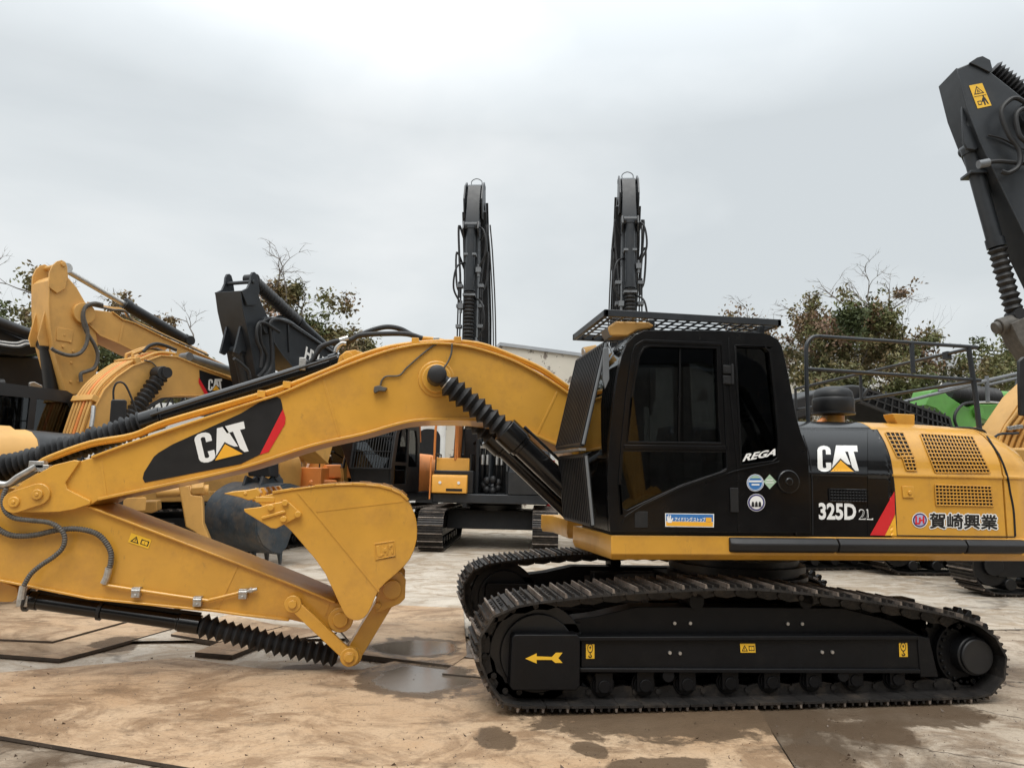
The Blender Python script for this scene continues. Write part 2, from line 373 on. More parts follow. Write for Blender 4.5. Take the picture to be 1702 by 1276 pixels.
def belt_path(px, Y):
    return [(onY(x, y, Y).x, onY(x, y, Y).z) for x, y in px]
def walk(P, pitch):
    """closed polyline -> evenly spaced points with tangents"""
    P = [Vector(p) for p in P]; n = len(P); d = [0]
    for i in range(n): d.append(d[-1] + (P[(i+1) % n] - P[i]).length)
    cnt = max(6, round(d[-1]/pitch)); st = d[-1]/cnt; out = []; i = 0
    for k in range(cnt):
        t = k*st
        while d[i+1] <= t: i += 1
        a, b = P[i], P[(i+1) % n]; out.append(a.lerp(b, (t-d[i])/(d[i+1]-d[i])))
    return out, st
def track_belt(F, P, v0, v1, pitch, parent, rib=0.028, name="track_belt", links=True):
    pts, st = walk(P, pitch); n = len(pts); mb = MB()
    area = sum(pts[i].x*pts[(i+1) % n].y - pts[(i+1) % n].x*pts[i].y for i in range(n)); sg = 1 if area < 0 else -1
    for i in range(n):
        a, b = pts[i], pts[(i+1) % n]; t = (b-a).normalized(); o = Vector((-t.y, t.x))*sg
        def q(s, h): p = a + t*(s*st) + o*h; return (p.x, p.y)
        mb.prism(F, [q(.02, -.004), q(.96, -.004), q(.98, -.022), q(.0, -.022)], v0, v1, 0)
        for s, h in ((.05, rib), (.36, rib*.8), (.68, rib*.8)):
            mb.prism(F, [q(s, -.004), q(s+.02, h), q(s+.09, h), q(s+.12, -.004)], v0+.004, v1-.004, 1 if s < .1 else 0)
        if links:
            c = (v0+v1)/2
            for w in (-.10, .075):
                mb.prism(F, [q(-.05, -.022), q(.98, -.022), q(.92, -.10), q(.5, -.115), q(.0, -.10)], c+w, c+w+.03, 0)
            p = a - o*.07; mb.cyl(F.w(p.x, c-.115, p.y), F.w(p.x, c+.115, p.y), .024, 8)
            for w in (v0+.18, v0+.25, v1-.18, v1-.25):
                for s in (.22, .55):
                    r_ = a + t*(s*st) + o*.003; mb.cyl(F.w(r_.x, w, r_.y), F.w(r_.x+o.x*.012, w, r_.y+o.y*.012), .012, 6)
    return obj(name, mb, [shoe, worn], parent)

BELT = [(866,1178),(838,1166),(819,1150),(805,1130),(797,1108),(793,1085),(794,1063),(801,1043),(814,1026),(836,1012),(873,1002),(923,995),(1009,986),(1095,980),(1240,976),(1333,983),(1447,997),(1540,1012),(1605,1027),(1646,1046),(1669,1075),(1677,1105),(1669,1136),(1648,1157),(1606,1167),(1250,1174)]
PB = belt_path(cat([Vector(p) for p in BELT], 3, True), YT)
PB = [(p[0], max(p[1], 0.03)) for p in PB]
def crawler(dy):
    t = bpy.data.objects.new("crawler_track", None); COL.objects.link(t); t.parent = main; t['_w'] = main['_w']
    track_belt(FM, PB, YT+dy, YT+dy+.60, .19, t)
    F = Fr(0, dy, 0); mb = MB()
    def tr(px, a, b, **k): return mb.prism(F, [(onY(x, y, a).x, onY(x, y, a).z) for x, y in px], a, b, **k)
    yf = YT+.13
    tr([(966,1062),(1525,1060),(1533,1074),(1535,1117),(966,1117)], yf, YT+.46)
    tr([(962,1058),(1527,1056),(1527,1063),(962,1065)], yf-.03, YT+.5)
    tr([(964,1110),(1530,1112),(1530,1119),(964,1117)], yf-.03, YT+.5)
    tr([(930,1032),(990,1024),(1060,1008),(1400,1010),(1480,1030),(1540,1060),(960,1066)], YT+.22, YT+.42)
    tr([(1525,1056),(1545,1060),(1560,1125),(1530,1125)], YT+.12, YT+.5)
    for x in (1110, 1400): mb.vcyl(F, onY(x, 1122, yf).x, yf-.02, YT+.4, onY(x, 1122, yf).z, .05)
    mb.box(F, onY(975, 1100, yf).x, onY(1520, 1100, yf).x, YT+.44, YT+.47, .09, .50)  # added backing plate that makes the gaps between rollers look deep in shade
    obj("track_frame", mb, frameb, t, bevel=.006)
    mb = MB()
    mb.prism(F, [(onY(x, y, YT+.06).x, onY(x, y, YT+.06).z) for x, y in [(851,1060),(856,1054),(960,1054),(964,1060),(964,1140),(958,1147),(852,1147),(847,1140)]], YT+.06, YT+.5)
    for a in ((915,1035,965,1052),):
        c1 = onY(a[0], a[1], YT+.2); c2 = onY(a[2], a[3], YT+.2)
        mb.box(F, c1.x, c2.x, YT+.2, YT+.24, c2.z, c1.z)
    obj("idler_cover", mb, frameb, t, bevel=.008)
    ci = onY(893, 1084, YT+.2); mb = MB()
    mb.vcyl(F, ci.x, YT+.20, YT+.40, ci.z, .385, 40); mb.vcyl(F, ci.x, YT+.17, YT+.43, ci.z, .30, 40); mb.vcyl(F, ci.x, YT+.15, YT+.46, ci.z, .10)
    obj("idler", mb, black, t, bevel=.008)
    cs = onY(1609, 1087, YT+.16); mb = MB(); pr = []
    for k in range(23*4):
        a = 2*math.pi*k/92; r_ = .375 if k % 4 in (1, 2) else .325; pr.append((cs.x+r_*math.cos(a), cs.z+r_*math.sin(a)))
    mb.prism(F, pr, YT+.26, YT+.33)
    mb.vcyl(F, cs.x, YT+.2, YT+.42, cs.z, .27, 40)
    for k in range(24):
        a = 2*math.pi*k/24; x_, z_ = cs.x+.235*math.cos(a), cs.z+.235*math.sin(a); mb.vcyl(F, x_, YT+.18, YT+.2, z_, .016, 6)
    obj("sprocket", mb, frameb, t, bevel=.004)
    mb = MB(); mb.vcyl(F, cs.x+.02, YT+.10, YT+.25, cs.z, .165, 40); mb.vcyl(F, cs.x+.02, YT+.07, YT+.12, cs.z, .15, 40)
    obj("final_drive_cover", mb, black, t, bevel=.012)
    for i, x in enumerate((995, 1062, 1130, 1200, 1268, 1336, 1404, 1472)):
        c_ = onY(x, 1141, YT+.3); mb = MB()
        mb.vcyl(F, c_.x, YT+.17, YT+.43, .165, .085, 20); mb.vcyl(F, c_.x, YT+.13, YT+.19, .165, .05, 12); mb.vcyl(F, c_.x, YT+.19, YT+.21, .165, .10, 20)
        mb.box(F, c_.x-.07, c_.x+.07, YT+.14, YT+.17, .12, .27)
        obj("track_roller", mb, frameb, t, bevel=.004)
    for x in (1150, 1330):
        c_ = onY(x, 1003, YT+.3); mb = MB(); mb.vcyl(F, c_.x, YT+.2, YT+.4, .80, .065, 16); mb.box(F, c_.x-.05, c_.x+.05, YT+.38, YT+.46, .6, .80)
        obj("carrier_roller", mb, frameb, t)
    mb = MB(); F2 = Fr(0, dy, 0)
    for x, y in ((1113,1084),(1130,1085),(1366,1083),(1383,1083),(1121,1035),(1147,1035),(1309,1036),(1333,1036)):
        yy = yf-.005 if y > 1050 else YT+.215; c_ = onY(x, y, yy); mb.vcyl(F2, c_.x, yy-.01, yy+.01, c_.z, .014, 8)
    obj("bolt_heads", mb, steel, t)
    return t
tl = crawler(0.0)
tr_ = bpy.data.objects.new("crawler_track", None); COL.objects.link(tr_); tr_.parent = main; tr_.location = (.11, 2.59, 0)
for ch in list(tl.children):
    c = ch.copy(); COL.objects.link(c); c.parent = tr_
yf = YT+.13
V0 = dict(F=FM)
poly_decal("direction_arrow", [[(873,1094),(892,1085),(892,1090),(917,1091),(924,1084),(935,1084),(928,1093),(935,1101),(923,1101),(917,1096),(892,1096),(892,1102)]], stick_y, tl, FM, YT+.06)
def warn_sticker(q, F, v, parent, kind="hook", off=.004):
    """q = bl, br, tr, tl px"""
    poly_decal("warning_sticker", [q], stick_y, parent, F, v, off=off)
    K = dict(off=off+.0015)
    def pq(pts): return quadmap(pts, q)
    if kind == "hook":
        polys = [pq(circ(.5, .72, .30, 16)), ]
        V, T = tris_of([pq(circ(.5, .72, .34, 14))]); decal_px("sticker_symbol", V, T, decal_black, parent, F, v, off=off+.001)
        V, T = tris_of([pq([( .5+(a-.5)*1.0, .72+(b-.72)) for a, b in circ(.5, .72, .26, 14)])]); decal_px("sticker_symbol_field", V, T, stick_y, parent, F, v, off=off+.002)
        V, T = tris_of([pq([(.44,.66),(.44,.76),(.36,.76),(.5,.88),(.64,.76),(.56,.76),(.56,.66)]), pq([(.46,.42),(.54,.42),(.54,.30),(.72,.2),(.66,.08),(.45,.05),(.3,.12),(.28,.22),(.38,.22),(.42,.14),(.58,.14),(.60,.2),(.46,.28)])])
        decal_px("sticker_symbol", V, T, decal_black, parent, F, v, off=off+.003)
    elif kind == "tall":
        V, T = tris_of([pq([(.12,.58),(.88,.58),(.5,.93)]), pq([(.15,.12),(.42,.12),(.42,.30),(.15,.30)]), pq([(.55,.08),(.66,.08),(.68,.30),(.80,.08),(.88,.10),(.78,.40),(.60,.40),(.42,.24),(.56,.22)]), pq([tuple(p) for p in circ(.70,.45,.06,8)])]); decal_px("sticker_symbol", V, T, decal_black, parent, F, v, off=off+.001)
        V, T = tris_of([pq([(.24,.62),(.76,.62),(.5,.86)]), pq([(.20,.16),(.37,.16),(.37,.26),(.20,.26)])]); decal_px("sticker_symbol_field", V, T, stick_y, parent, F, v, off=off+.002)
        V, T = tris_of([pq([(.40,.65),(.48,.65),(.52,.80),(.46,.78)]), pq([(.52,.66),(.62,.66),(.54,.76)])]); decal_px("sticker_symbol", V, T, decal_black, parent, F, v, off=off+.003)
        V, T = tris_of([pq([(.06,.49),(.94,.49),(.94,.51),(.06,.51)])]); decal_px("sticker_symbol", V, T, decal_black, parent, F, v, off=off+.003)
    elif kind == "flat":
        V, T = tris_of([pq([(.08,.15),(.5,.15),(.29,.85)]), pq([(.56,.2),(.94,.2),(.94,.75),(.56,.75)])]); decal_px("sticker_symbol", V, T, decal_black, parent, F, v, off=off+.001)
        V, T = tris_of([pq([(.17,.25),(.41,.25),(.29,.66)]), pq([(.61,.28),(.74,.28),(.74,.68),(.61,.62)]), pq([(.76,.28),(.89,.28),(.89,.62),(.76,.68)])]); decal_px("sticker_symbol_field", V, T, stick_y, parent, F, v, off=off+.002)
        V, T = tris_of([pq([(.27,.34),(.31,.34),(.31,.55),(.27,.55)])]); decal_px("sticker_symbol", V, T, decal_black, parent, F, v, off=off+.003)
warn_sticker([(974,1094),(988,1094),(988,1070),(974,1070)], FM, yf, tl)
warn_sticker([(1495,1091),(1509,1091),(1508,1068),(1494,1068)], FM, yf, tl)
warn_sticker([(1231,1084),(1256,1084),(1255,1069),(1230,1069)], FM, yf, tl, "flat")
warn_sticker([(928,969),(936,969),(936,958),(927,958)], FM, YT+2.59+.2, tr_, "hook")

# car body between the tracks and slewing ring
cx = _c.x - .12
mb = MB(); mb.vcyl(Fr(0, 0, 0), 0, 0, 0, 0, .001) if False else None
mb = MB()
mb.box(FM, cx-.65, cx+.65, YC-.7, YC+.7, .42, .80)
for s in (-1, 1):
    for e_ in (-1, 1):
        a = (cx+s*.5, YC+e_*.5); b = (cx+s*1.15, YC+e_*1.05)
        mb.loft([[Vector((a[0]-.2, a[1], .42)), Vector((a[0]+.2, a[1], .42)), Vector((a[0]+.2, a[1], .78)), Vector((a[0]-.2, a[1], .78))], [Vector((b[0]-.2, b[1], .40)), Vector((b[0]+.2, b[1], .40)), Vector((b[0]+.2, b[1], .68)), Vector((b[0]-.2, b[1], .68))]])
mb.box(FM, cx-1.3, cx+1.3, YC-.98, YC-.8, .36, .74); mb.box(FM, cx-1.3, cx+1.3, YC+.8, YC+.98, .36, .74)
obj("car_body", mb, frameb, main, bevel=.01)
mb = MB(); mb.cyl((cx, YC, .80), (cx, YC, 1.02), .62, 48); mb.cyl((cx, YC, .9), (cx, YC, .96), .68, 48); mb.cyl((cx, YC, .82), (cx, YC, .86), .70, 48)
obj("slewing_ring", mb, black, main)

# ---- upper deck
zd1 = onY(1010, 889, YB).z; zd0 = onY(1018, 931, YB).z
xl = onY(1016, 900, YB).x; xr = onY(1702, 900, YB).x + .55
_k = onZ(952, 873, zd1); plan = [(xl, YB), (xr, YB), (xr+.06, YB+.1), (xr+.06, YC+1.4), (xl, YC+1.45), (xl+.1, YC+1.3), (xl+.1, YC+.5), (xl+.35, YC+.45), (xl+.35, YC-.42), (_k.x+.02, YC-.45), (_k.x, _k.y)]
mb = MB(); low = [(x+(.10 if x < xl-.1 else .02), y + (.05 if y < YB+.1 else 0)) for x, y in plan]
mb.loft([[Vector((x, y, zd0)) for x, y in low], [Vector((x, y, zd0+.05)) for x, y in plan], [Vector((x, y, zd1)) for x, y in plan]])
obj("deck_frame", mb, yellow, main, bevel=.018, seg=3)
mb = MB()
for a, b in ((1216, 1393), (1395, 1606), (1608, 1706)):
    a = onY(a, 905, YB-.05).x; b = onY(b, 905, YB-.05).x; z0 = onY(1300, 918, YB-.05).z; z1 = onY(1300, 894, YB-.05).z
    if b > xr-.4: b = xr
    e0 = .04 if a < onY(1230, 905, YB).x else 0
    mb.loft([[Vector((x, YB+.01, z0-.01)), Vector((x, YB-.05+e, z0+.01)), Vector((x, YB-.075+e, z1-.05)), Vector((x, YB-.045+e, z1-.005)), Vector((x, YB+.01, z1))] for x, e in ((a, e0), (a+.06, 0), (b-.004, 0))])
obj("side_bumper", mb, rubber, main, bevel=.008)

# ---- cab
CABW = 1.02
cab_o = mapz(ZA, [(372,1118),(362,1000),(360,860),(370,700),(388,520),(405,400),(425,310),(450,250),(485,212),(530,192),(700,190),(900,194),(1060,203),(1110,212),(1145,232),(1165,270),(1195,400),(1228,580),(1252,665),(1282,740),(1292,900),(1298,1124)])
win_d = mapz(ZA, [(450,706),(470,500),(505,310),(528,272),(560,262),(865,272),(875,600),(882,712)])
pan_d = mapz(ZA, [(432,748),(905,752),(908,826),(880,842),(700,902),(520,985),(450,1020),(428,1010),(420,900)])
win_r = mapz(ZA, [(948,262),(1085,268),(1108,290),(1135,540),(1150,700),(1142,780),(1120,796),(975,812),(965,600)])
cab = bpy.data.objects.new("cab", None); COL.objects.link(cab); cab.parent = main; cab['_w'] = main['_w']
co = [FM.uz(x, y, YCAB) for x, y in cab_o]
mb = MB()
wd_, pd_, wr_ = [[FM.uz(x, y, YCAB) for x, y in q] for q in (win_d, pan_d, win_r)]
mb.prism(FM, co, YCAB, YCAB+.07, holes=[wd_, pd_, wr_])
mb.prism(FM, co, YCAB+CABW-.05, YCAB+CABW, holes=[wd_, wr_])
mb.strip(FM, co[7:17], YCAB+.03, YCAB+CABW-.03, .07, side=-1)          # roof
mb.strip(FM, co[16:], YCAB+.03, YCAB+CABW-.03, .05, side=-1)           # rear
mb.strip(FM, co[0:3], YCAB+.03, YCAB+CABW-.03, .05, side=-1)
mb.box(FM, co[0][0]+.02, co[-1][0]-.02, YCAB+.05, YCAB+CABW-.05, zd1-.01, zd1+.12)
mb.strip(FM, [co[1], co[2]], YCAB+.03, YCAB+CABW-.03, .06, side=-1)
obj("cab_shell", mb, gloss, cab, bevel=.014, seg=3)
mb = MB(); mb.strip(FM, co[2:8], YCAB+.06, YCAB+CABW-.06, .008, side=-1); obj("front_window", mb, glassc, cab)
mb = MB()
for a, b in ((wd_, .035), (pd_, .03), (wr_, .035)): mb.prism(FM, a, YCAB+b, YCAB+b+.006)
mb.prism(FM, wd_, YCAB+CABW-.03, YCAB+CABW-.024); mb.prism(FM, wr_, YCAB+CABW-.03, YCAB+CABW-.024)
obj("side_window", mb, glassd, cab, split=True)
# door: raised seam frame, sliding-window bar, hinges, handle
door = mapz(ZA, [(424,1040),(414,900),(428,700),(450,480),(476,300),(490,262),(525,240),(880,254),(888,262),(900,500),(914,826),(905,842),(880,852),(700,914),(520,1000),(455,1042),(440,1052)])
dz = [FM.uz(x, y, YCAB) for x, y in door]
def inset_ring(F, P, v, w, t, mb, mi=0):
    P = P + [P[0], P[1]]; mb.strip(F, P, v - t, v + .004, w, mi)
mb = MB(); inset_ring(FM, dz, YCAB, .022, .012, mb); inset_ring(FM, wd_, YCAB, .016, .006, mb); inset_ring(FM, wr_, YCAB, .016, .006, mb)
s_ = [FM.uz(*ZA(x, y), YCAB) for x, y in [(428,1085),(440,1058),(520,1010),(700,922),(880,862),(960,836),(1130,802),(1150,790)]]
mb.strip(FM, [tuple(p) for p in cat(s_, 4)], YCAB-.008, YCAB+.004, .010)
mb.strip(FM, [FM.uz(*ZA(918, 225), YCAB), FM.uz(*ZA(925, 480), YCAB), FM.uz(*ZA(960, 830), YCAB), FM.uz(*ZA(962, 1115), YCAB)], YCAB-.006, YCAB+.004, .012)
mb.strip(FM, [FM.uz(*ZA(436, 727), YCAB), FM.uz(*ZA(910, 732), YCAB)], YCAB-.012, YCAB+.01, .03)
mb.strip(FM, [FM.uz(*ZA(700, 265), YCAB), FM.uz(*ZA(694, 710), YCAB)], YCAB+.02, YCAB+.034, .014)
obj("door_frame", mb, gloss, cab, bevel=.003)
mb = MB()
for x, y in ((905,372),(905,420)):
    p = FM.uz(*ZA(x, y), YCAB); mb.box(FM, p[0]-.03, p[0]+.045, YCAB-.022, YCAB, p[1]-.035, p[1]+.035)
    for k in (-.018, .018): mb.vcyl(FM, p[0]-.01, YCAB-.028, YCAB-.01, p[1]+k, .006, 8)
p = FM.uz(*ZA(930, 395), YCAB); mb.cyl((p[0], YCAB-.022, p[1]-.085), (p[0], YCAB-.022, p[1]+.085), .012, 10)
for x in (942,): 
    p = FM.uz(*ZA(x, 972), YCAB); mb.box(FM, p[0]-.035, p[0]+.035, YCAB-.014, YCAB, p[1]-.10, p[1]+.10)
p = FM.uz(*ZA(515, 1062), YCAB); mb.box(FM, p[0]-.055, p[0]+.055, YCAB-.006, YCAB+.01, p[1]-.065, p[1]+.065)
obj("hinge", mb, black, cab, bevel=.003, split=True)
mb = MB(); p = FM.uz(*ZA(1190, 888), YCAB); mb.vcyl(FM, p[0], YCAB-.025, YCAB+.01, p[1], .10, 32); mb.vcyl(FM, p[0], YCAB-.035, YCAB, p[1], .035, 20); obj("filler_recess", mb, gloss, cab, bevel=.01)
# interior
mb = MB(); ux = lambda x: onY(x, 800, YCAB+.5).x
sx = onY(1190, 800, YCAB+.5).x
mb.box(FM, sx-.28, sx+.26, YCAB+.28, YCAB+.78, zd1+.30, zd1+.46); mb.box(FM, sx+.16, sx+.34, YCAB+.28, YCAB+.78, zd1+.4, zd1+1.05); mb.box(FM, sx+.2, sx+.32, YCAB+.38, YCAB+.68, zd1+1.03, zd1+1.28)
mb.box(FM, sx-.3, sx+.2, YCAB+.16, YCAB+.26, zd1+.45, zd1+.62); mb.box(FM, sx-.3, sx+.2, YCAB+.8, YCAB+.9, zd1+.45, zd1+.62)
obj("operator_seat", mb, seatm, cab, bevel=.04, seg=3)
mb = MB()
for vv in (.2, .86): 
    mb.cyl((sx-.24, YCAB+vv, zd1+.6), (sx-.30, YCAB+vv, zd1+.84), .02, 8); mb.sphere((sx-.30, YCAB+vv, zd1+.86), .035)
for vv in (.42, .6): mb.cyl((sx-.7, YCAB+vv, zd1+.1), (sx-.78, YCAB+vv, zd1+.8), .014, 8)
mb.box(FM, sx-.72, sx-.6, YCAB+.75, YCAB+.93, zd1+.5, zd1+.95)
obj("control_lever", mb, black, cab)
# front guards
def guard(pa, pb, nbar, name):
    a = Vector(FM.uz(*pa, YCAB+.0)); b = Vector(FM.uz(*pb, YCAB+.0)); mb = MB(); v0, v1 = YCAB-.0, YCAB+CABW-.10
    L3 = lambda t, v: FM.w(a.x+(b.x-a.x)*t, v, a.y+(b.y-a.y)*t)
    for i in range(nbar+1):
        v = v0+(v1-v0)*i/nbar; r_ = .019 if 0 < i < nbar else .022
        d = (b-a).normalized(); n_ = Vector((-d.y, d.x))
        mb.loft([[L3(t, v-r_*.45)+Vector((n_.x, 0, n_.y))*s*r_ for s in (-1, 1)] + [L3(t, v+r_*.45)+Vector((n_.x, 0, n_.y))*s*r_ for s in (1, -1)] for t in (0, 1)])
    for t in (0, 1): mb.cyl(L3(t, v0), L3(t, v1), .02, 8)
    for t in (.5,): mb.cyl(L3(t, v0), L3(t, v1), .007, 6)
    m2 = MB(); m2.cyl(L3(0, v0-.022), L3(1, v0-.022), .012, 6); obj("guard_edge", m2, grey, cab)
    return obj(name, mb, black, cab)
guard((1006, 571), (968, 738), 15, "front_guard"); guard((973, 757), (984, 872), 15, "front_guard")
mb = MB(); a = FM.uz(965, 744, YCAB); mb.box(FM, a[0]-.01, a[0]+.05, YCAB+.02, YCAB+CABW, a[1]-.02, a[1]+.0); obj("guard_bracket", mb, steel, cab)
mb = MB()
q_ = [FM.uz(*p, YCAB+.03) for p in ((1013,580),(1008,620),(1004,660),(1007,645)) ]
mb.tube([onY(1012, 574, YCAB+.04), onY(1019, 588, YCAB+.0), onY(1011, 600, YCAB-.03)], .01, 6)
mb.loft([[onY(x, y, YCAB-.05) for x, y in ((1003,578),(1012,576),(1013,630),(1006,646),(1002,630))], [onY(x, y, YCAB-.05)+Vector((0, .03, 0)) for x, y in ((1003,578),(1012,576),(1013,630),(1006,646),(1002,630))]])
obj("cab_mirror", mb, grey, cab, bevel=.006)
# roof guard
zr = onY(1005, 516, YCAB-.02).z
A = onZ(1005, 516, zr); B_ = onZ(1304, 531, zr); Cc = onZ(951, 571, zr)
print("roof guard", A[:], B_[:], Cc[:], "z", zr)
y0, y1 = A.y, A.y + 1.12; x0, x1 = A.x, B_.x
mb = MB(); fr = Fr(0, 0, 0); xo = Cc.x - x0
for (u0, u1, v0, v1) in ((x0, x1, y0, y0+.035), (x0, x1, y1-.035, y1), (x0, x0+.035, y0, y1), (x1-.035, x1, y0, y1)): mb.box(fr, u0, u1, v0, v1, zr-.045, zr+.012)
nx, ny = 16, 9
for i in range(1, nx): u = x0+(x1-x0)*i/nx; mb.box(fr, u-.012, u+.012, y0+.03, y1-.03, zr-.026, zr-.014)
for i in range(1, ny): v = y0+(y1-y0)*i/ny; mb.box(fr, x0+.03, x1-.03, v-.012, v+.012, zr-.013, zr-.003)
for u in (x0+.45, x1-.13):
    for v in (y0+.12, y1-.12): mb.box(fr, u-.025, u+.025, v-.02, v+.02, zr-.16, zr-.03)
obj("roof_guard", mb, slate, cab, bevel=.004)
# cab work lamps
mb = MB(); lp = [FM.uz(*ZA(x, y), YCAB+.06) for x, y in [(360,180),(400,148),(550,152),(578,168),(560,182),(500,190),(455,218),(372,216)]]
mb.prism(FM, lp, YCAB+.06, YCAB+.26, 0); obj("lamp_housing", mb, yellow_far, cab, bevel=.015)
mb = MB(); mb.prism(FM, [FM.uz(*ZA(x, y), YCAB+.07) for x, y in [(352,180),(362,176),(384,218),(374,222)]], YCAB+.07, YCAB+.25); obj("lamp_lens", mb, grey, cab, bevel=.004)
mb = MB(); c_ = onY(*ZA(262, 296), YCAB+.85); mb.cyl(c_+Vector((.10, 0, .02)), c_+Vector((-.02, 0, -.01)), .065, 20); mb.cyl(c_+Vector((-.02, 0, -.01)), c_+Vector((-.03, 0, -.012)), .06, 20, 1); mb.cyl(c_+Vector((.06, 0, 0)), c_+Vector((.16, 0, -.14)), .015, 8)
obj("work_lamp", mb, [yellow_far, steel], cab)

# ---- engine hood and counterweight: one curved section swept along the machine
def sec(x, top=0.0, yb=0.0): return [Vector((x, YB+.005+y+yb, z-top*max(0, (z-zc_)/(zt_-zc_)))) for y, z in SEC]
zc_ = onY(1500, 790, YB).z; zt_ = zc_ + .50
SEC = [(0, zd1-.005), (0, zc_-.02), (-.012, zc_-.005), (-.012, zc_+.012), (.0, zc_+.03)] + [tuple(p) for p in cat([(.004, zc_+.08), (.02, zc_+.16), (.07, zc_+.27), (.14, zc_+.36), (.24, zc_+.44), (.38, zc_+.49), (.60, zc_+.50)], 6)] + [ (2.6, zc_+.50), (2.8, zc_+.40), (2.94, zc_), (2.94, zd1-.005)]
xa = onY(1322, 850, YB).x; xs = onY(1481, 850, YB).x; xe = onY(1672, 850, YB).x; xz = xe + 1.0
hb = MB(); hb.loft([sec(x, t) for x, t in ((xa, .02), (xs, 0.0))])
hood_bvh = hb.bvh(); obj("engine_cover_front", hb, gloss, main, bevel=.01)
hb2 = MB(); hb2.loft([sec(x, t) for x, t in ((xs+.006, 0.0), (xs+.5, 0.0), (xe-.006, 0.02))]); hb2_b = hb2.bvh(); obj("engine_cover", hb2, yellow, main, bevel=.01)
hb3 = MB(); hb3.loft([sec(x, t, yb) for x, t, yb in ((xe+.006, .02, 0), (xe+.15, .05, 0.01), (xe+.3, .13, .04), (xe+.42, .26, .12), (xe+.52, .42, .25))]); hb3_b = hb3.bvh(); obj("counterweight", hb3, yellow, main, bevel=.01)
class Multi:
    def __init__(s, *b): s.b = b
    def ray_cast(s, o, d):
        best = (None, None, None, 1e9)
        for b in s.b:
            h = b.ray_cast(o, d)
            if h[0] is not None and h[3] < best[3]: best = h
        return best
HB = Multi(hood_bvh, hb2_b, hb3_b)
DK = dict(F=FM, v=YB, bvh=HB, sub=5)
# black area of the side keeps its slanted edge: rear edge curves
poly_decal("black_panel", [mapz(ZB, [(470,562),(512,562),(548,625),(575,700),(590,790),(598,858),(480,1070),(470,1070)])], gloss, main, off=.003, **DK)
poly_decal("red_stripe", [mapz(ZB, [(480,1070),(598,858),(600,970),(552,1072)])], red, main, off=.005, **DK)
poly_decal("yellow_stripe", [mapz(ZB, [(552,1072),(602,972),(609,1072)])], logo_yellow, main, off=.005, **DK)
logo([ZB(228,768), ZB(430,768), ZB(418,640), ZB(226,638)], main, F=FM, v=YB, bvh=HB, sub=5, off=.005)
text_decal("model_lettering", "325D", [ZB(238,992), ZB(412,994), ZB(412,920), ZB(236,917)], white, main, bold=.035, off=.005, F=FM, v=YB+.005)
text_decal("model_suffix_lettering", "2L", [ZB(428,994), ZB(496,996), ZB(492,946), ZB(428,945)], white, main, bold=.012, off=.005, F=FM, v=YB+.005)
text_decal("model_suffix_lettering", "2L", [ZB(431,991), ZB(492,993), ZB(488,949), ZB(431,948)], gloss, main, bold=-.014, off=.0065, F=FM, v=YB+.005)
# company sticker
_q = [ZB(770,1036), ZB(1095,1042), ZB(1094,974), ZB(770,964)]
for k in range(10):
    a_ = k*math.pi/5; text_decal("company_lettering_edge", "賀崎興業", [(x+2.6*math.cos(a_), y+2.6*math.sin(a_)) for x, y in _q], white, main, F=FM, v=YB+.005, bold=0.0, off=.003+.0001*k)
for k in range(5):
    a_ = k*2*math.pi/5; text_decal("company_lettering", "賀崎興業", [(x+.75*math.cos(a_), y+.75*math.sin(a_)) for x, y in _q], decal_black, main, F=FM, v=YB+.005, bold=0.0, off=.0055+.0001*k)
cxy = ZB(722, 998)
for r_, m_, o_ in ((38/2.9, white, .004), (34/2.9, navy, .005), (27/2.9, mint, .006)):
    poly_decal("company_emblem", [circ(cxy[0], cxy[1], r_, 28)], m_ if m_ is not mint else mat("emblem_lilac", (.42, .42, .62), vary=.05), main, off=o_, F=FM, v=YB+.005)
poly_decal("company_emblem_letters", [mapz(ZB, [(700,978),(708,978),(708,1010),(722,1010),(722,1018),(700,1018)]), mapz(ZB, [(718,984),(726,984),(726,994),(736,994),(736,978),(744,978),(744,1014),(736,1014),(736,1002),(726,1002),(726,1012),(718,1012)])], red, main, off=.008, F=FM, v=YB+.005)
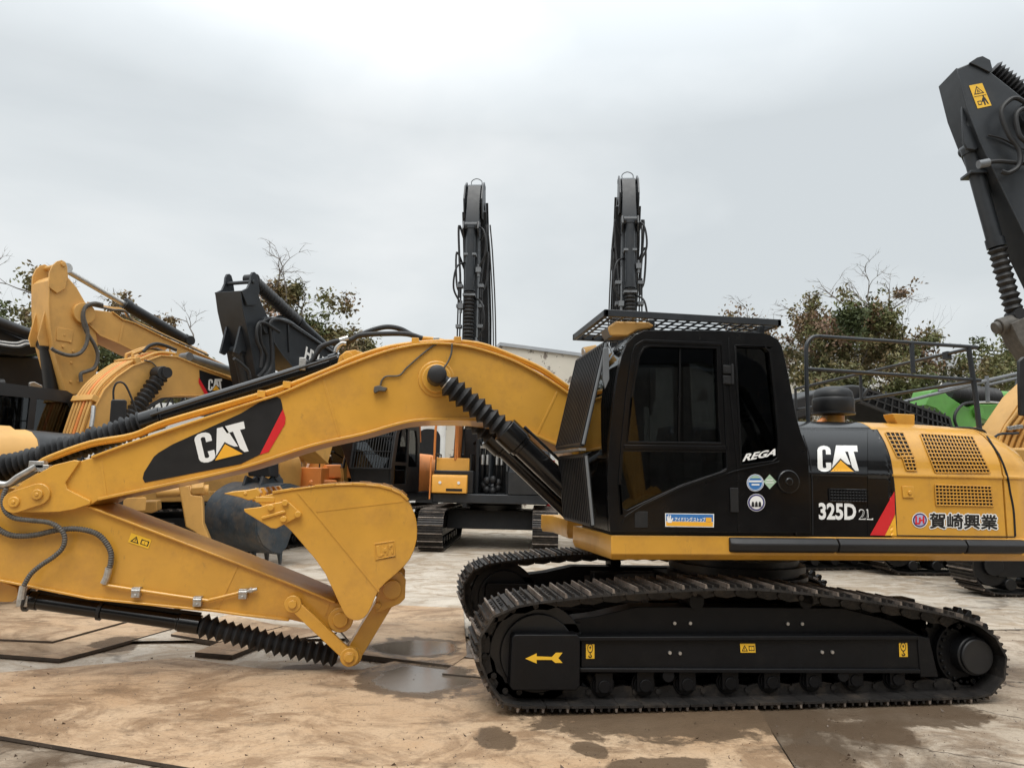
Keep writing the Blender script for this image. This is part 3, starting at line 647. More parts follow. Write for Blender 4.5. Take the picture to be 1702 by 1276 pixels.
# grilles
def grille(corners, nx, ny, frame_m, name, skip=None, hole=.72):
    V = []; T = []
    for i in range(nx):
        for j in range(ny):
            if skip and skip(i, j): continue
            a = (1-hole)/2; q = [((i+a)/nx, (j+a)/ny), ((i+1-a)/nx, (j+a)/ny), ((i+1-a)/nx, (j+1-a)/ny), ((i+a)/nx, (j+1-a)/ny)]
            o = len(V); V += q; T += [(o, o+1, o+2), (o, o+2, o+3)]
    return V, T
def make_grille(q, nx, ny, bar_m, name, skip=None, hole=.72, lift=.010):
    g = bpy.data.objects.new(name, None); COL.objects.link(g); g.parent = main; g['_w'] = main['_w']
    V, T = grille(q, nx, ny, bar_m, name, skip, 1.02); decal_px("grille_shade_sheet", quadmap(V, q), T, dark, g, off=.003, **DK)  # near-black sheet laid on the cover, painted shade instead of real holes
    mb = MB()
    def pt(s, t):
        x, y = quadmap([(s, t)], q)[0]; d = ray(x, y).normalized(); h = HB.ray_cast(CAM, d)
        if h[0] is None: return None
        n_ = h[1] if h[1].dot(d) < 0 else -h[1]; return h[0] + n_*lift
    rr = .0055
    for i in range(nx+1):
        js = [j for j in range(ny) if not skip or not (skip(min(i, nx-1), j) and skip(max(i-1, 0), j))]
        if not js: continue
        P = [p for p in (pt(i/nx, t/ny) for t in range(js[0], js[-1]+2)) if p is not None]
        if len(P) > 1: mb.tube(P, rr, 4)
    for j in range(ny+1):
        is_ = [i for i in range(nx) if not skip or not (skip(i, min(j, ny-1)) and skip(i, max(j-1, 0)))]
        if not is_: continue
        P = [p for p in (pt(s/nx, j/ny) for s in range(is_[0], is_[-1]+2)) if p is not None]
        if len(P) > 1: mb.tube(P, rr, 4)
    obj("grille_bars", mb, bar_m, g)
make_grille([ZB(795,770), ZB(1058,770), ZB(975,600), ZB(722,586)], 16, 10, yellow, "grille")
make_grille([ZB(797,925), ZB(1072,930), ZB(1060,835), ZB(792,828)], 16, 6, yellow, "grille")
make_grille([ZB(655,758), ZB(705,760), ZB(690,690), ZB(632,690)], 3, 4, yellow, "grille")
make_grille([ZB(610,695), ZB(690,695), ZB(640,582), ZB(553,578)], 4, 6, yellow, "grille")
make_grille([ZB(285,905), ZB(462,908), ZB(460,852), ZB(282,848)], 12, 4, gloss, "grille")
# latch, cover seams
mb = MB(); p = FM.uz(*ZB(664, 862), YB); mb.box(FM, p[0]-.055, p[0]+.055, YB-.008, YB+.004, p[1]-.05, p[1]+.05); mb.vcyl(FM, p[0]+.01, YB-.02, YB, p[1]-.005, .018, 16); obj("cover_latch", mb, yellow, main, bevel=.004)
def seam(pts, w=.006, m_=dark, up=.002, name="panel_seam"):
    mb = MB(); P = []
    for x, y in cat([Vector(p) for p in mapz(ZB, pts)], 5):
        d = ray(x, y).normalized(); h = HB.ray_cast(CAM, d)
        if h[0] is None: continue
        n_ = h[1] if h[1].dot(d) < 0 else -h[1]; P.append(h[0]+n_*up)
    mb.tube(P, w, 5); obj(name, mb, m_, main)
seam([(205,1070),(204,900),(200,780),(188,680),(160,590)], .005, dark)
seam([(514,562),(550,625),(577,700),(592,790),(600,870),(610,1072)], .005, dark)
seam([(1044,596),(1100,680),(1140,780),(1155,860),(1172,950),(1180,1076)], .010, dark)
seam([(612,1072),(900,1076),(1178,1078)], .005, dark)
# top fittings
mb = MB(); c_ = onY(*ZB(308, 545), YB+.75); zt = zc_+.49
mb.cyl((c_.x, c_.y, zt-.05), (c_.x, c_.y, zt+.10), .10, 24); obj("intake_neck", mb, yellow, main, bevel=.008)
mb = MB(); c2 = Vector((c_.x, c_.y, 0))
rr = [(0.10, .085), (.195, .10), (.208, .12), (.21, .22), (.208, .25), (.200, .262), (.201, .275), (.19, .32), (.155, .355), (.08, .375), (.01, .38)]
mb.tube([Vector((c_.x, c_.y, zt+h*1.0)) for r_, h in rr], [r_*.93 for r_, h in rr], 36); mb.cyl((c_.x, c_.y, zt+.10), (c_.x, c_.y, zt+.12), .20, 36)
obj("air_pre_cleaner", mb, black, main)
mb = MB(); c3 = onY(*ZB(630, 565), YB+.42)
mb.loft([[Vector((c3.x+a, c3.y+b, zt-.03)) for a, b in ((-.07, -.06), (.10, -.06), (.10, .06), (-.07, .06))], [Vector((c3.x+a, c3.y+b, zt+.06)) for a, b in ((-.12, -.07), (.10, -.07), (.10, .07), (-.12, .07))], [Vector((c3.x+a, c3.y+b, zt+.09)) for a, b in ((-.13, -.07), (.10, -.07), (.10, .07), (-.13, .07))]]); obj("exhaust_shroud", mb, yellow, main, bevel=.006)
mb = MB(); mb.cyl(onY(*ZB(225,540), YB+.7), onY(*ZB(262, 512), YB+.7), .03, 10); obj("intake_elbow", mb, orange, main)
# handrails
YR = YB+.45; mb = MB(); rr_ = .019
P = [onY(x, y, YR) for x, y in [(1344,712),(1341,640),(1340,585),(1342,570),(1350,561),(1362,559)]]
mb.tube(cat(P, 4), rr_, 10); mb.tube([onY(1360,559,YR), onY(1624,577,YR)], rr_, 10)
mb.tube([onY(1341,613,YR), onY(1629,632,YR)], rr_, 10); mb.tube([onY(1515,570,YR), onY(1518,620,YR)], rr_*1.1, 10)
mb.tube([onY(1610,578,YR), onY(1622,660,YR), onY(1629,722,YR)], .024, 10)
pA = onY(1622,577,YR); pB = onX(1322,646,pA.x); mb.tube([pA, pB], rr_, 10); print("rail far", pB[:])
pC = onY(1629,632,YR); pD = pC.copy(); pD.y = pB.y; mb.tube([pC, pD], rr_, 10)
pm = pA.lerp(pB, .55); mb.tube([pm, pm - Vector((0, 0, .33))], rr_, 8)
mb.tube([pB, pB - Vector((0, 0, .75))], rr_, 8); mb.box(Fr(0, 0, 0), pA.x-.02, pA.x+.03, pA.y+.35, pA.y+.42, pA.z-.06, pA.z+.02)
obj("handrail", mb, slate, main)
mb = MB(); a = onY(1640, 735, YB+.35); mb.tube(cat([a+Vector((-.45, 0, .02)), a+Vector((-.40, 0, .12)), a+Vector((-.05, 0, .12)), a+Vector((0, 0, .02)), a+Vector((.02, 0, -.10))], 5), .012, 8)
mb.tube(cat([a+Vector((.12, 0, -.16)), a+Vector((.10, 0, .06)), a+Vector((.35, 0, .10))], 5), .012, 8); obj("grab_rail", mb, black, main)
# stickers on the cab
text_decal("maker_lettering", "REGA", [ZA(983,794), ZA(1132,766), ZA(1140,736), ZA(990,762)], white, cab, FM, YCAB, bold=.035, shear=.25, off=.014)
def round_sticker(c, r, cols):
    for k, (rr2, m_) in enumerate(cols): poly_decal("round_sticker", [circ(c[0], c[1], r*rr2, 28)], m_, cab, FM, YCAB, off=.003+.0012*k)
c_ = ZA(1041, 893); round_sticker(c_, 14.2, [(1, white), (.93, blue), (.86, white), (.80, blue)])
poly_decal("round_sticker_text", [mapz(ZA, [(1012,882),(1070,882),(1070,890),(1012,890)]), mapz(ZA, [(1024,898),(1060,898),(1060,905),(1024,905)])], white, cab, FM, YCAB, off=.0085)
poly_decal("round_sticker_sky", [mapz(ZA, [(1016,872),(1030,860),(1052,860),(1066,872)])], mint, cab, FM, YCAB, off=.0085)
c_ = ZA(1046, 984); round_sticker(c_, 14.6, [(1, white), (.95, navy), (.76, white)])
for x in (1030, 1046, 1062): poly_decal("round_sticker_trees", [mapz(ZA, [(x-7,1004),(x+7,1004),(x+5,984),(x,978),(x-5,984)])], decal_black, cab, FM, YCAB, off=.0085)
poly_decal("diamond_sticker", [mapz(ZA, [(1078,888),(1107,922),(1139,888),(1107,854)])], mint, cab, FM, YCAB, off=.003)
poly_decal("diamond_sticker_lines", [mapz(ZA, [(1092,878),(1122,878),(1122,882),(1092,882)]), mapz(ZA, [(1088,890),(1126,890),(1126,894),(1088,894)])], white, cab, FM, YCAB, off=.0045)
q = [ZA(626,1095), ZA(850,1098), ZA(851,1036), ZA(625,1033)]
poly_decal("notice_sticker", [q], white, cab, FM, YCAB, off=.003)
poly_decal("notice_sticker_band", [quadmap([(.02,.42),(.98,.42),(.98,.94),(.02,.94)], q)], blue, cab, FM, YCAB, off=.0042)
poly_decal("notice_sticker_strip", [quadmap([(.02,.06),(.98,.06),(.98,.38),(.02,.38)], q)], logo_yellow, cab, FM, YCAB, off=.0042)
text_decal("notice_lettering", "アイドリング·ストップ", quadmap([(.20,.40),(.82,.40),(.82,.72),(.20,.72)], q), white, cab, FM, YCAB, bold=.03, off=.0055)
poly_decal("notice_panel", [quadmap([(.83,.40),(.95,.40),(.95,.72),(.83,.72)], q)], logo_yellow, cab, FM, YCAB, off=.0055)
poly_decal("notice_hand_symbol", [quadmap([(.05,.30),(.13,.30),(.17,.62),(.15,.66),(.12,.52),(.12,.86),(.10,.86),(.09,.60),(.08,.88),(.065,.88),(.065,.6),(.05,.8),(.035,.78),(.04,.5)], q)], white, cab, FM, YCAB, off=.0055)

# ---- boom
boom = bpy.data.objects.new("boom", None); COL.objects.link(boom); boom.parent = main; boom['_w'] = main['_w']
TW = .70
topc = cat([Vector(p) for p in [(154,760),(226,734),(400,676),(468,654),(547,620),(622,591),(672,577),(722,571),(775,576),(826,590),(877,612),(945,655),(1010,715)]], 4)
botc = cat([Vector(p) for p in [(985,790),(950,752),(928,741),(872,716),(830,703),(775,697),(700,698),(656,706),(604,721),(516,741),(400,778),(280,805),(166,829)]], 4)
nose = mapz(ZE, [(400,528),(330,548),(260,558),(150,560),(60,556),(30,545),(18,520),(30,492),(110,425),(190,385)])
bo = [tuple(p) for p in topc] + [tuple(p) for p in botc] + nose
mb = MB(); mb.trace(FM, [(p[0], p[1]) for p in bo], YBOOM, YBOOM+TW); obj("boom_box", mb, yellow, boom, bevel=.006)
mb = MB()
mb.strip(FM, [FM.uz(p[0], p[1], YBOOM) for p in topc], YBOOM-.035, YBOOM+TW+.035, .022)
mb.strip(FM, [FM.uz(p[0], p[1], YBOOM) for p in botc], YBOOM-.045, YBOOM+TW+.045, .026)
obj("boom_flange", mb, yellow, boom, bevel=.005)
mb = MB()
pl = [FM.uz(*ZE(x, y), YBOOM-.02) for x, y in [(355,335),(290,430),(298,458),(400,510),(400,524),(330,548),(260,560),(150,562),(60,558),(28,545),(16,520),(30,490),(110,422),(240,352),(330,330)]]
mb.prism(FM, pl, YBOOM-.03, YBOOM+.01); mb.prism(FM, pl, YBOOM+TW-.01, YBOOM+TW+.03)
c1 = FM.uz(*ZE(65,515), YBOOM-.05); c2 = FM.uz(*ZE(168,482), YBOOM-.05)
d = (Vector(c2)-Vector(c1)).normalized(); n_ = Vector((-d.y, d.x)); r_ = .095
ob = [tuple(Vector(c1)+(-d*math.cos(a)+n_*math.sin(a))*r_) for a in [math.pi/2-k*math.pi/8 for k in range(9)]]
ob2 = [tuple(Vector(c2)+(d*math.cos(a)-n_*math.sin(a))*r_) for a in [math.pi/2-k*math.pi/8 for k in range(9)]]
mb.prism(FM, ob+ob2, YBOOM-.055, YBOOM-.01)
for c_ in (c1, c2): mb.vcyl(FM, c_[0], YBOOM-.075, YBOOM-.04, c_[1], .045, 24); mb.vcyl(FM, c_[0], YBOOM-.082, YBOOM-.06, c_[1], .018, 6)
obj("boom_nose_plate", mb, yellow, boom, bevel=.006, split=True)
mb = MB()
for a, b in ((ZM(400,262), ZM(482,542)), (ZM(1545,325), ZM(1447,530)), (ZE(445,335), ZE(470,500))):
    mb.strip(FM, [FM.uz(*a, YBOOM), FM.uz(*b, YBOOM)], YBOOM-.004, YBOOM+.004, .022)
obj("weld_seam", mb, yellow, boom, bevel=.002, split=True)
cb = FM.uz(*ZM(955, 262), YBOOM); mb = MB()
mb.vcyl(FM, cb[0], YBOOM-.02, YBOOM+.01, cb[1], .175, 44); mb.vcyl(FM, cb[0], YBOOM-.05, YBOOM, cb[1], .14, 44)
obj("boom_boss", mb, yellow, boom, bevel=.012)
mb = MB(); mb.trace(FM, [(560,606),(564,592),(575,583),(590,581),(605,586),(625,596),(600,604),(575,612)], YBOOM+.2, YBOOM+.5); mb.vcyl(FM, onY(578,593,YBOOM+.18).x, YBOOM+.17, YBOOM+.53, onY(578,593,YBOOM+.18).z, .05); obj("cylinder_bracket", mb, yellow, boom, bevel=.006)
pb = [(236,803)] + mapz(ZE, [(648,425),(640,395),(690,310),(760,260),(1063,118)]) + mapz(ZH, [(340,925),(420,893),(455,888),(480,895),(495,925),(500,970)]) 
pb = mapz(ZE, [(640,430),(630,412),(636,385),(680,315),(700,298),(760,262)]) + [(400,687)] + mapz(ZH, [(380,905),(440,888),(470,888),(488,900),(496,925),(503,965),(370,1256),(350,1260)]) + [(400,771)]
poly_decal("boom_decal", [pb], decal_black, boom, FM, YBOOM)
poly_decal("boom_red_stripe", [mapz(ZH, [(503,965),(520,1018),(518,1060),(412,1240),(355,1258)])], red, boom, FM, YBOOM, off=.005)
logo([(333,772), (415,752), (405,700), (321,722)], boom, FM, YBOOM, off=.006)
# hard lines over the boom
def pipe(pts, Y, r, m_, parent, name, ribbed=False, dy=0.0, n=5):
    P = [onY(x, y, Y if not isinstance(Y, list) else Y[i]) for i, (x, y) in enumerate(pts)]
    P = [Vector((p.x, p.y+dy, p.z)) for p in P]; mb = MB(); C_ = cat(P, n)
    (mb.ribbed if ribbed else mb.tube)(C_, r, 10); return obj(name, mb, m_, parent)
for k in range(2):
    pipe([(p[0], p[1]+k*5) for p in [(62,772),(80,760),(150,735),(220,722),(275,700),(400,664),(470,643),(545,614),(590,594),(640,578),(690,570),(750,567),(800,572),(850,590),(900,612),(945,643)]], YBOOM+.05+.06*k, .019, yellow, boom, "boom_pipe")
mb = MB()
for x, y in ((478,640),(436,655),(690,568),(760,566)):
    p = onY(x, y, YBOOM+.08); mb.box(FM, p.x-.035, p.x+.035, p.y-.06, p.y+.08, p.z-.035, p.z+.03)
obj("pipe_clamp", mb, yellow, boom, bevel=.004, split=True)
mb = MB()
for x, y in ((725,568),(760,567),(750,575)):
    p = onY(x, y, YBOOM+.1); mb.box(FM, p.x-.03, p.x+.03, p.y-.03, p.y+.05, p.z-.02, p.z+.04)
obj("pipe_fitting", mb, steel, boom, bevel=.004, split=True)
YL = YBOOM+.3
pipe(mapz(ZH, [(650,690),(690,655),(725,600),(755,562),(850,530),(940,520),(1000,492),(1150,482),(1300,484),(1400,512)]), YL, .026, rubber, boom, "boom_hose")
pipe(mapz(ZH, [(905,548),(1000,490),(1100,452),(1180,438),(1260,452),(1330,488),(1400,514)]), YL+.08, .026, rubber, boom, "boom_hose")
pipe(mapz(ZH, [(840,600),(850,570),(880,545),(910,545)]), YL-.02, .02, steel, boom, "hose_fitting")
pipe(mapz(ZH, [(870,528),(925,512)]), YL, .032, steel, boom, "hose_fitting")
pipe(mapz(ZH, [(1395,510),(1490,520),(1600,545)]), YL, .022, yellow, boom, "boom_pipe")
pipe(mapz(ZH, [(1130,812),(1140,780),(1170,755),(1250,750),(1300,700),(1390,620),(1460,565),(1490,550)]), YBOOM-.015, .008, hose, boom, "lamp_wire")
pipe(mapz(ZH, [(1532,705),(1560,670),(1585,610),(1590,545)]), YBOOM-.05, .009, hose, boom, "grease_line")
mb = MB(); mb.trace(FM, mapz(ZH, [(1085,850),(1090,820),(1125,812),(1145,822),(1175,828),(1160,850),(1120,848),(1095,862)]), YBOOM-.06, YBOOM+.0); obj("lamp_bracket", mb, hose, boom, bevel=.004)
# arm cylinder
def cylinder(a, b, r, name, parent, m_=gloss, collar=None):
    mb = MB(); a = Vector(a); b = Vector(b); mb.cyl(a, b, r, 28); d = (b-a).normalized()
    mb.cyl(a, a+d*.10, r*1.14, 28); mb.cyl(b-d*.18, b, r*1.22, 28); mb.cyl(b-d*.2, b-d*.18, r*1.1, 28)
    return obj(name, mb, m_, parent, bevel=.006)
ya = YC-.02
cylinder(onY(566, 601, ya), onY(236, 704, ya), .088, "arm_cylinder", boom)
mb = MB(); mb.bellows(onY(240, 703, ya), onY(-40, 792, ya), .085, .125, 30, 18, sag=.02, jit=.10, seed=3); obj("arm_cylinder_bellows", mb, rubber, boom)
mb = MB(); mb.cyl(onY(560,592,ya-.13)+Vector((0,.0,.0)), onY(250,690,ya-.13), .014, 8); mb.cyl(onY(560,590,ya+.13), onY(250,688,ya+.13), .014, 8); obj("cylinder_pipe", mb, black, boom)
mb = MB(); p = onY(503,605,ya-.1); mb.box(FM, p.x-.03, p.x+.03, p.y-.03, p.y+.1, p.z-.06, p.z+.06); obj("pipe_clamp", mb, steel, boom, bevel=.004)
# boom cylinders (near and far)
for dy, nm in ((0, "near"), (TW+.36, "far")):
    y_ = YBOOM-.17
    a = onY(726, 624, y_); b = onY(841, 716, y_); c_ = onY(995, 862, y_+.05)
    off = Vector((0, dy, 0)); mb = MB(); d = (b-a).normalized()
    mb.cyl(a+off-Vector((0, .10, 0)), a+off+Vector((0, .12, 0)), .088, 32); mb.sphere(a+off-Vector((0,.10,0)), .086, 24, sx=(1,.35,1)); mb.cyl(a+off, a+off+d*.14, .06, 20)
    obj("cylinder_rod_end", mb, rubber, boom, bevel=.01)
    mb = MB(); mb.bellows(a+off+d*.12, b+off+d*.02, .075, .115, 9, 20, jit=.05, seed=5); obj("boom_cylinder_bellows", mb, rubber, boom)
    d2 = (c_-b).normalized(); mb = MB(); mb.cyl(b+off, c_+off, .105, 32); mb.cyl(b+off-d2*.02, b+off+d2*.17, .135, 32); mb.cyl(b+off+d2*.17, b+off+d2*.21, .12, 32)
    n_ = Vector((d2.z, 0, -d2.x)); 
    mb.cyl(b+off+n_*-.0+Vector((0,0,0))+d2*.1-n_*.15, c_+off-n_*.15, .016, 8)
    obj("boom_cylinder", mb, gloss, boom, bevel=.006)
    mb = MB(); mb.cyl(a+off+d*.11, a+off+d*.14, .07, 20); mb.cyl(b+off-d*.01, b+off+d*.012, .10, 20); obj("bellows_clip", mb, steel, boom)
    pipe([(795,690),(815,680),(850,712),(900,762),(940,795)], y_-.05+dy, .012, rubber, boom, "cylinder_hose")

# ---- arm (stick)
arm = bpy.data.objects.new("arm", None); COL.objects.link(arm); arm.parent = main; arm['_w'] = main['_w']
AW = .58
at = [(-250,640),(-140,770),(-60,800),(60,815),(150,842),(400,937),(487,971),(557,1000),(580,1012)]
ae = [(584,1030),(577,1044),(562,1050),(545,1046),(507,1035)]
ab = [(481,1029),(400,1020),(360,1014),(150,993),(0,963),(-100,940),(-220,880),(-300,790)]
mb = MB(); mb.trace(FM, at+ae+ab, YSTK, YSTK+AW); obj("arm_box", mb, yellow, arm, bevel=.006)
mb = MB(); mb.strip(FM, [FM.uz(*p, YSTK) for p in at[4:8]], YSTK-.035, YSTK+AW+.035, .02); mb.strip(FM, [FM.uz(*p, YSTK) for p in ab[:6]], YSTK-.035, YSTK+AW+.035, .02)
obj("arm_flange", mb, yellow, arm, bevel=.005)
mb = MB()
for a, b in ((ZE(1050,795), ZE(962,985)), (ZF(668,768), ZF(640,860))): mb.strip(FM, [FM.uz(*a, YSTK), FM.uz(*b, YSTK)], YSTK-.004, YSTK+.004, .018)
obj("weld_seam", mb, yellow, arm, bevel=.002, split=True)
mb = MB()
for (x, y), r_, t in ((ZF(730,885), .112, .05), (ZF(448,795), .07, .10)):
    p = FM.uz(x, y, YSTK-t); mb.vcyl(FM, p[0], YSTK-t, YSTK+.02, p[1], r_, 32); mb.vcyl(FM, p[0], YSTK-t-.02, YSTK, p[1], r_*.62, 32)
obj("arm_pin_boss", mb, yellow, arm, bevel=.008, split=True)
warn_sticker([ZE(565,692), ZE(655,722), ZE(669,682), ZE(580,652)], FM, YSTK, arm, "flat")
pipe(mapz(ZE, [(28,455),(15,490),(14,530),(30,565),(70,588),(150,598),(215,606),(262,630),(285,668),(278,715),(240,755),(180,795),(135,835),(105,885)]), [YSTK-.09]*5+[YSTK-.10]*9, .020, hose, arm, "arm_hose", True)
pipe(mapz(ZE, [(-40,600),(0,640),(60,664),(150,662),(250,640),(340,634),(420,652),(465,690),(490,740),(488,790),(478,815)]), YSTK-.05, .023, hose, arm, "arm_hose", True)
pipe(mapz(ZE, [(482,805),(472,845),(458,875)]), YSTK-.045, .03, steel, arm, "hose_fitting", n=2)
pipe(mapz(ZE, [(105,885),(98,915),(95,945)]), YSTK-.06, .03, steel, arm, "hose_fitting", n=2)
pipe([(171,971),(200,976),(335,996),(350,996)]+[(400,984)], YSTK-.035, .015, yellow, arm, "arm_pipe", n=3)
mb = MB()
for x, y in (ZE(602,910), ZE(873,950), (404,985)):
    p = onY(x, y, YSTK-.04); mb.box(FM, p.x-.035, p.x+.035, YSTK-.06, YSTK, p.z-.05, p.z+.035); mb.vcyl(FM, p.x, YSTK-.07, YSTK-.05, p.z-.03, .012, 6); mb.cyl((p.x-.036, YSTK-.04, p.z+.005), (p.x+.036, YSTK-.04, p.z+.005), .025, 12)
p = onY(404, 985, YSTK-.04); mb.cyl(p+Vector((.02, 0, .01)), p+Vector((.12, 0, .035)), .016, 8); mb.cyl(p+Vector((.05, 0, .017)), p+Vector((.08, 0, .025)), .026, 6)
obj("pipe_clamp", mb, steel, arm, bevel=.003)
for k in range(2):
    pipe([p for p in ((-30, 795+k*14),(8,805+k*2),(30,792+k*6),(60,775+k*6))], YSTK-.08+.04*k, .026, steel if k == 0 else grey, arm, "hose_fitting")
mb = MB()
for x, y in ((68,772),(76,778)):
    p = onY(x, y, YBOOM); mb.box(FM, p.x-.09, p.x+.03, YBOOM-.02, YBOOM+.06, p.z-.03, p.z+.03)
obj("pipe_clamp", mb, steel, arm, bevel=.004)
# bucket cylinder under the arm
yb_ = YSTK+AW/2
mb = MB(); mb.trace(FM, [(-60,990),(-50,955),(0,965),(28,975),(32,990),(20,1000),(0,1000)], YSTK+.12, YSTK+.46); obj("cylinder_bracket", mb, yellow, arm, bevel=.006)
pa = onY(45, 996, YSTK+.12); pb_ = onY(333, 1038, YSTK+.12); pe = onY(562, 1089, YSTK+.12)
for p in (pa, pb_, pe): p.y += 0
cylinder(pa, pb_, .068, "bucket_cylinder", arm)
mb = MB(); d = (pb_-pa).normalized(); mb.cyl(pa+d*.0+Vector((0,0,.0)), pa+d*.02, .1, 16); mb.cyl(pa+Vector((0,0,.06)), pb_+Vector((0,0,.09)), .02, 8); mb.cyl(pa+d*.6, pa+d*.63, .085, 20); obj("cylinder_port", mb, black, arm)
mb = MB(); mb.box(FM, pa.x-.05, pa.x+.04, pa.y-.08, pa.y, pa.z-.05, pa.z+.05); obj("hose_fitting", mb, steel, arm, bevel=.01)
mb = MB(); mb.bellows(pb_, pe, .065, .105, 17, 20, sag=.015, jit=.06, seed=8); obj("bucket_cylinder_bellows", mb, rubber, arm)
# ---- linkage and bucket
def link(pA_, pB_, Y0, Y1, rA, rB, w, name, parent, m_=yellow):
    """flat bar with round bosses, pins given in pixels on the plane Y0"""
    a = Vector(FM.uz(*pA_, Y0)); b = Vector(FM.uz(*pB_, Y0)); d = (b-a).normalized(); n_ = Vector((-d.y, d.x)); mb = MB()
    mb.prism(FM, [tuple(a+n_*w), tuple(b+n_*w), tuple(b-n_*w), tuple(a-n_*w)], Y0+.006, Y1-.006)
    mb.vcyl(FM, a.x, Y0, Y1, a.y, rA, 32); mb.vcyl(FM, b.x, Y0, Y1, b.y, rB, 32); mb.vcyl(FM, b.x, Y0-.012, Y0+.01, b.y, rB*.62, 28); mb.vcyl(FM, b.x, Y0-.026, Y0+.01, b.y, rB*.50, 28); mb.vcyl(FM, a.x, Y0-.02, Y0+.01, a.y, rA*.5, 28)
    return obj(name, mb, m_, parent, bevel=.006)
link(ZF(448,793), ZF(782,1106), YSTK-.13, YSTK-.06, .075, .082, .05, "side_link", arm)
link(ZF(448,793), ZF(782,1106), YSTK+AW+.06, YSTK+AW+.13, .075, .082, .05, "side_link", arm)
link(ZF(1040,705), ZF(800,1100), YSTK+.0, YSTK+.30, .11, .085, .075, "bucket_link", arm)
bk = bpy.data.objects.new("bucket", None); COL.objects.link(bk); bk.parent = main; bk['_w'] = main['_w']
BW = 1.22
arc = mapz(ZF, [(205,170),(330,142),(450,122),(580,105),(700,95),(800,92),(880,95),(960,103),(1030,122),(1085,148),(1125,185),(1155,235),(1175,290),(1182,350),(1180,410),(1165,470),(1140,525),(1105,570),(1060,612),(1000,662)])
rest = mapz(ZF, [(962,700),(935,750),(915,800),(893,845),(868,874),(835,888),(805,888),(775,875),(752,850),(735,815),(690,718),(640,612),(585,532),(500,432),(440,362),(395,322),(330,262),(245,195)])
side = [FM.uz(x, y, YBKT) for x, y in arc+rest]
for y_ in (YBKT, YBKT+BW-.035):
    mb = MB(); mb.prism(FM, side, y_, y_+.035); obj("bucket_side", mb, yellow, bk, bevel=.005)
az = [FM.uz(x, y, YBKT) for x, y in arc]
mb = MB(); mb.strip(FM, [tuple(p) for p in cat(az, 3)], YBKT+.03, YBKT+BW-.03, .03, side=-1); obj("bucket_shell", mb, yellow, bk)
mb = MB()
P = [Vector(p) for p in az[1:11]]
for i in range(len(P)-1):
    a, b = P[i], P[i+1]; d = (b-a).normalized(); n_ = Vector((-d.y, d.x))
    if True:
        t0 = .014 if i % 2 else .022
        for y_, y2 in ((YBKT-.012, YBKT+.09), (YBKT+BW-.09, YBKT+BW+.012)): mb.prism(FM, [tuple(a+n_*t0), tuple(b+n_*t0), tuple(b-n_*.002), tuple(a-n_*.002)], y_, y2)
for k in range(3):
    y_ = YBKT+.30+k*.25
    for i in range(2, len(P)-1): mb.prism(FM, [tuple(P[i]+Vector((0, .02))), tuple(P[i+1]+Vector((0, .02))), tuple(P[i+1]), tuple(P[i])], y_, y_+.08)
obj("wear_strip", mb, yellow, bk, bevel=.004, split=True)
mb = MB()
mb.strip(FM, [FM.uz(*ZF(480,135), YBKT), FM.uz(*ZF(575,248), YBKT), FM.uz(*ZF(957,718), YBKT)], YBKT-.006, YBKT+.004, .014)
mb.strip(FM, [FM.uz(*ZF(572,250), YBKT), FM.uz(*ZF(1100,188), YBKT)], YBKT-.003, YBKT+.004, .008)
obj("weld_seam", mb, yellow, bk, split=True)
mb = MB(); cut = mapz(ZF, [(160,232),(255,220),(300,205),(415,183),(500,258),(492,275),(350,348),(320,345),(165,250)])
mb.trace(FM, cut, YBKT-.03, YBKT+.005); mb.trace(FM, [(x, y) for x, y in cut], YBKT+BW-.005, YBKT+BW+.03)
for x, y in ((320,224),(404,197),(396,292),(480,264)):
    p = FM.uz(*ZF(x, y), YBKT-.04); mb.vcyl(FM, p[0], YBKT-.06, YBKT-.02, p[1], .028, 12)
mb.strip(FM, [FM.uz(*ZF(270,285), YBKT), FM.uz(*ZF(410,245), YBKT)], YBKT-.05, YBKT, .025)
obj("side_cutter", mb, yellow, bk, bevel=.006, split=True)
mb = MB(); p0 = FM.uz(*ZF(230,180), YBKT); mb.box(FM, p0[0], p0[0]+.16, YBKT-.006, YBKT+BW+.006, p0[1]-.02, p0[1]+.03); obj("cutting_edge", mb, yellow, bk, bevel=.006)
tz = [FM.uz(*ZF(x, y), YBKT+.0) for x, y in [(40,142),(95,128),(180,120),(240,108),(260,140),(240,175),(185,182),(140,165)]]
tc_ = FM.uz(*ZF(170,142), YBKT)
for k in range(5):
    y_ = YBKT+.0+k*(BW-.11)/4; mb = MB()
    mb.loft([[FM.w(u, y_, z) for u, z in tz], [FM.w(u, y_+.11, z) for u, z in tz]]); mb.vcyl(FM, tc_[0], y_-.008, y_+.118, tc_[1], .016, 14)
    obj("bucket_tooth", mb, yellow, bk, bevel=.008)
mb = MB(); ears = mapz(ZF, [(925,815),(935,840),(960,842),(1080,790),(1110,760),(1115,650),(1090,610),(1050,600),(960,700)])
for y_ in (YSTK-.06, YSTK+AW-.0): mb.trace(FM, ears, y_, y_+.06) if y_ < YSTK else mb.prism(FM, [FM.uz(x, y, YSTK-.06) for x, y in ears], y_, y_+.06)
p = FM.uz(*ZF(1035,708), YSTK-.1); mb.vcyl(FM, p[0], YSTK-.10, YSTK+AW+.1, p[1], .085, 28)
p = FM.uz(*ZF(950,805), YSTK-.1); mb.vcyl(FM, p[0], YSTK-.09, YSTK, p[1], .03, 18)
obj("bucket_hinge", mb, yellow, bk, bevel=.006)
mb = MB(); q = mapz(ZF, [(938,532),(1053,510),(1048,420),(930,438)])
Q = [FM.uz(x, y, YBKT) for x, y in q]; mb.strip(FM, Q+[Q[0], Q[1]], YBKT-.006, YBKT+.002, .012)
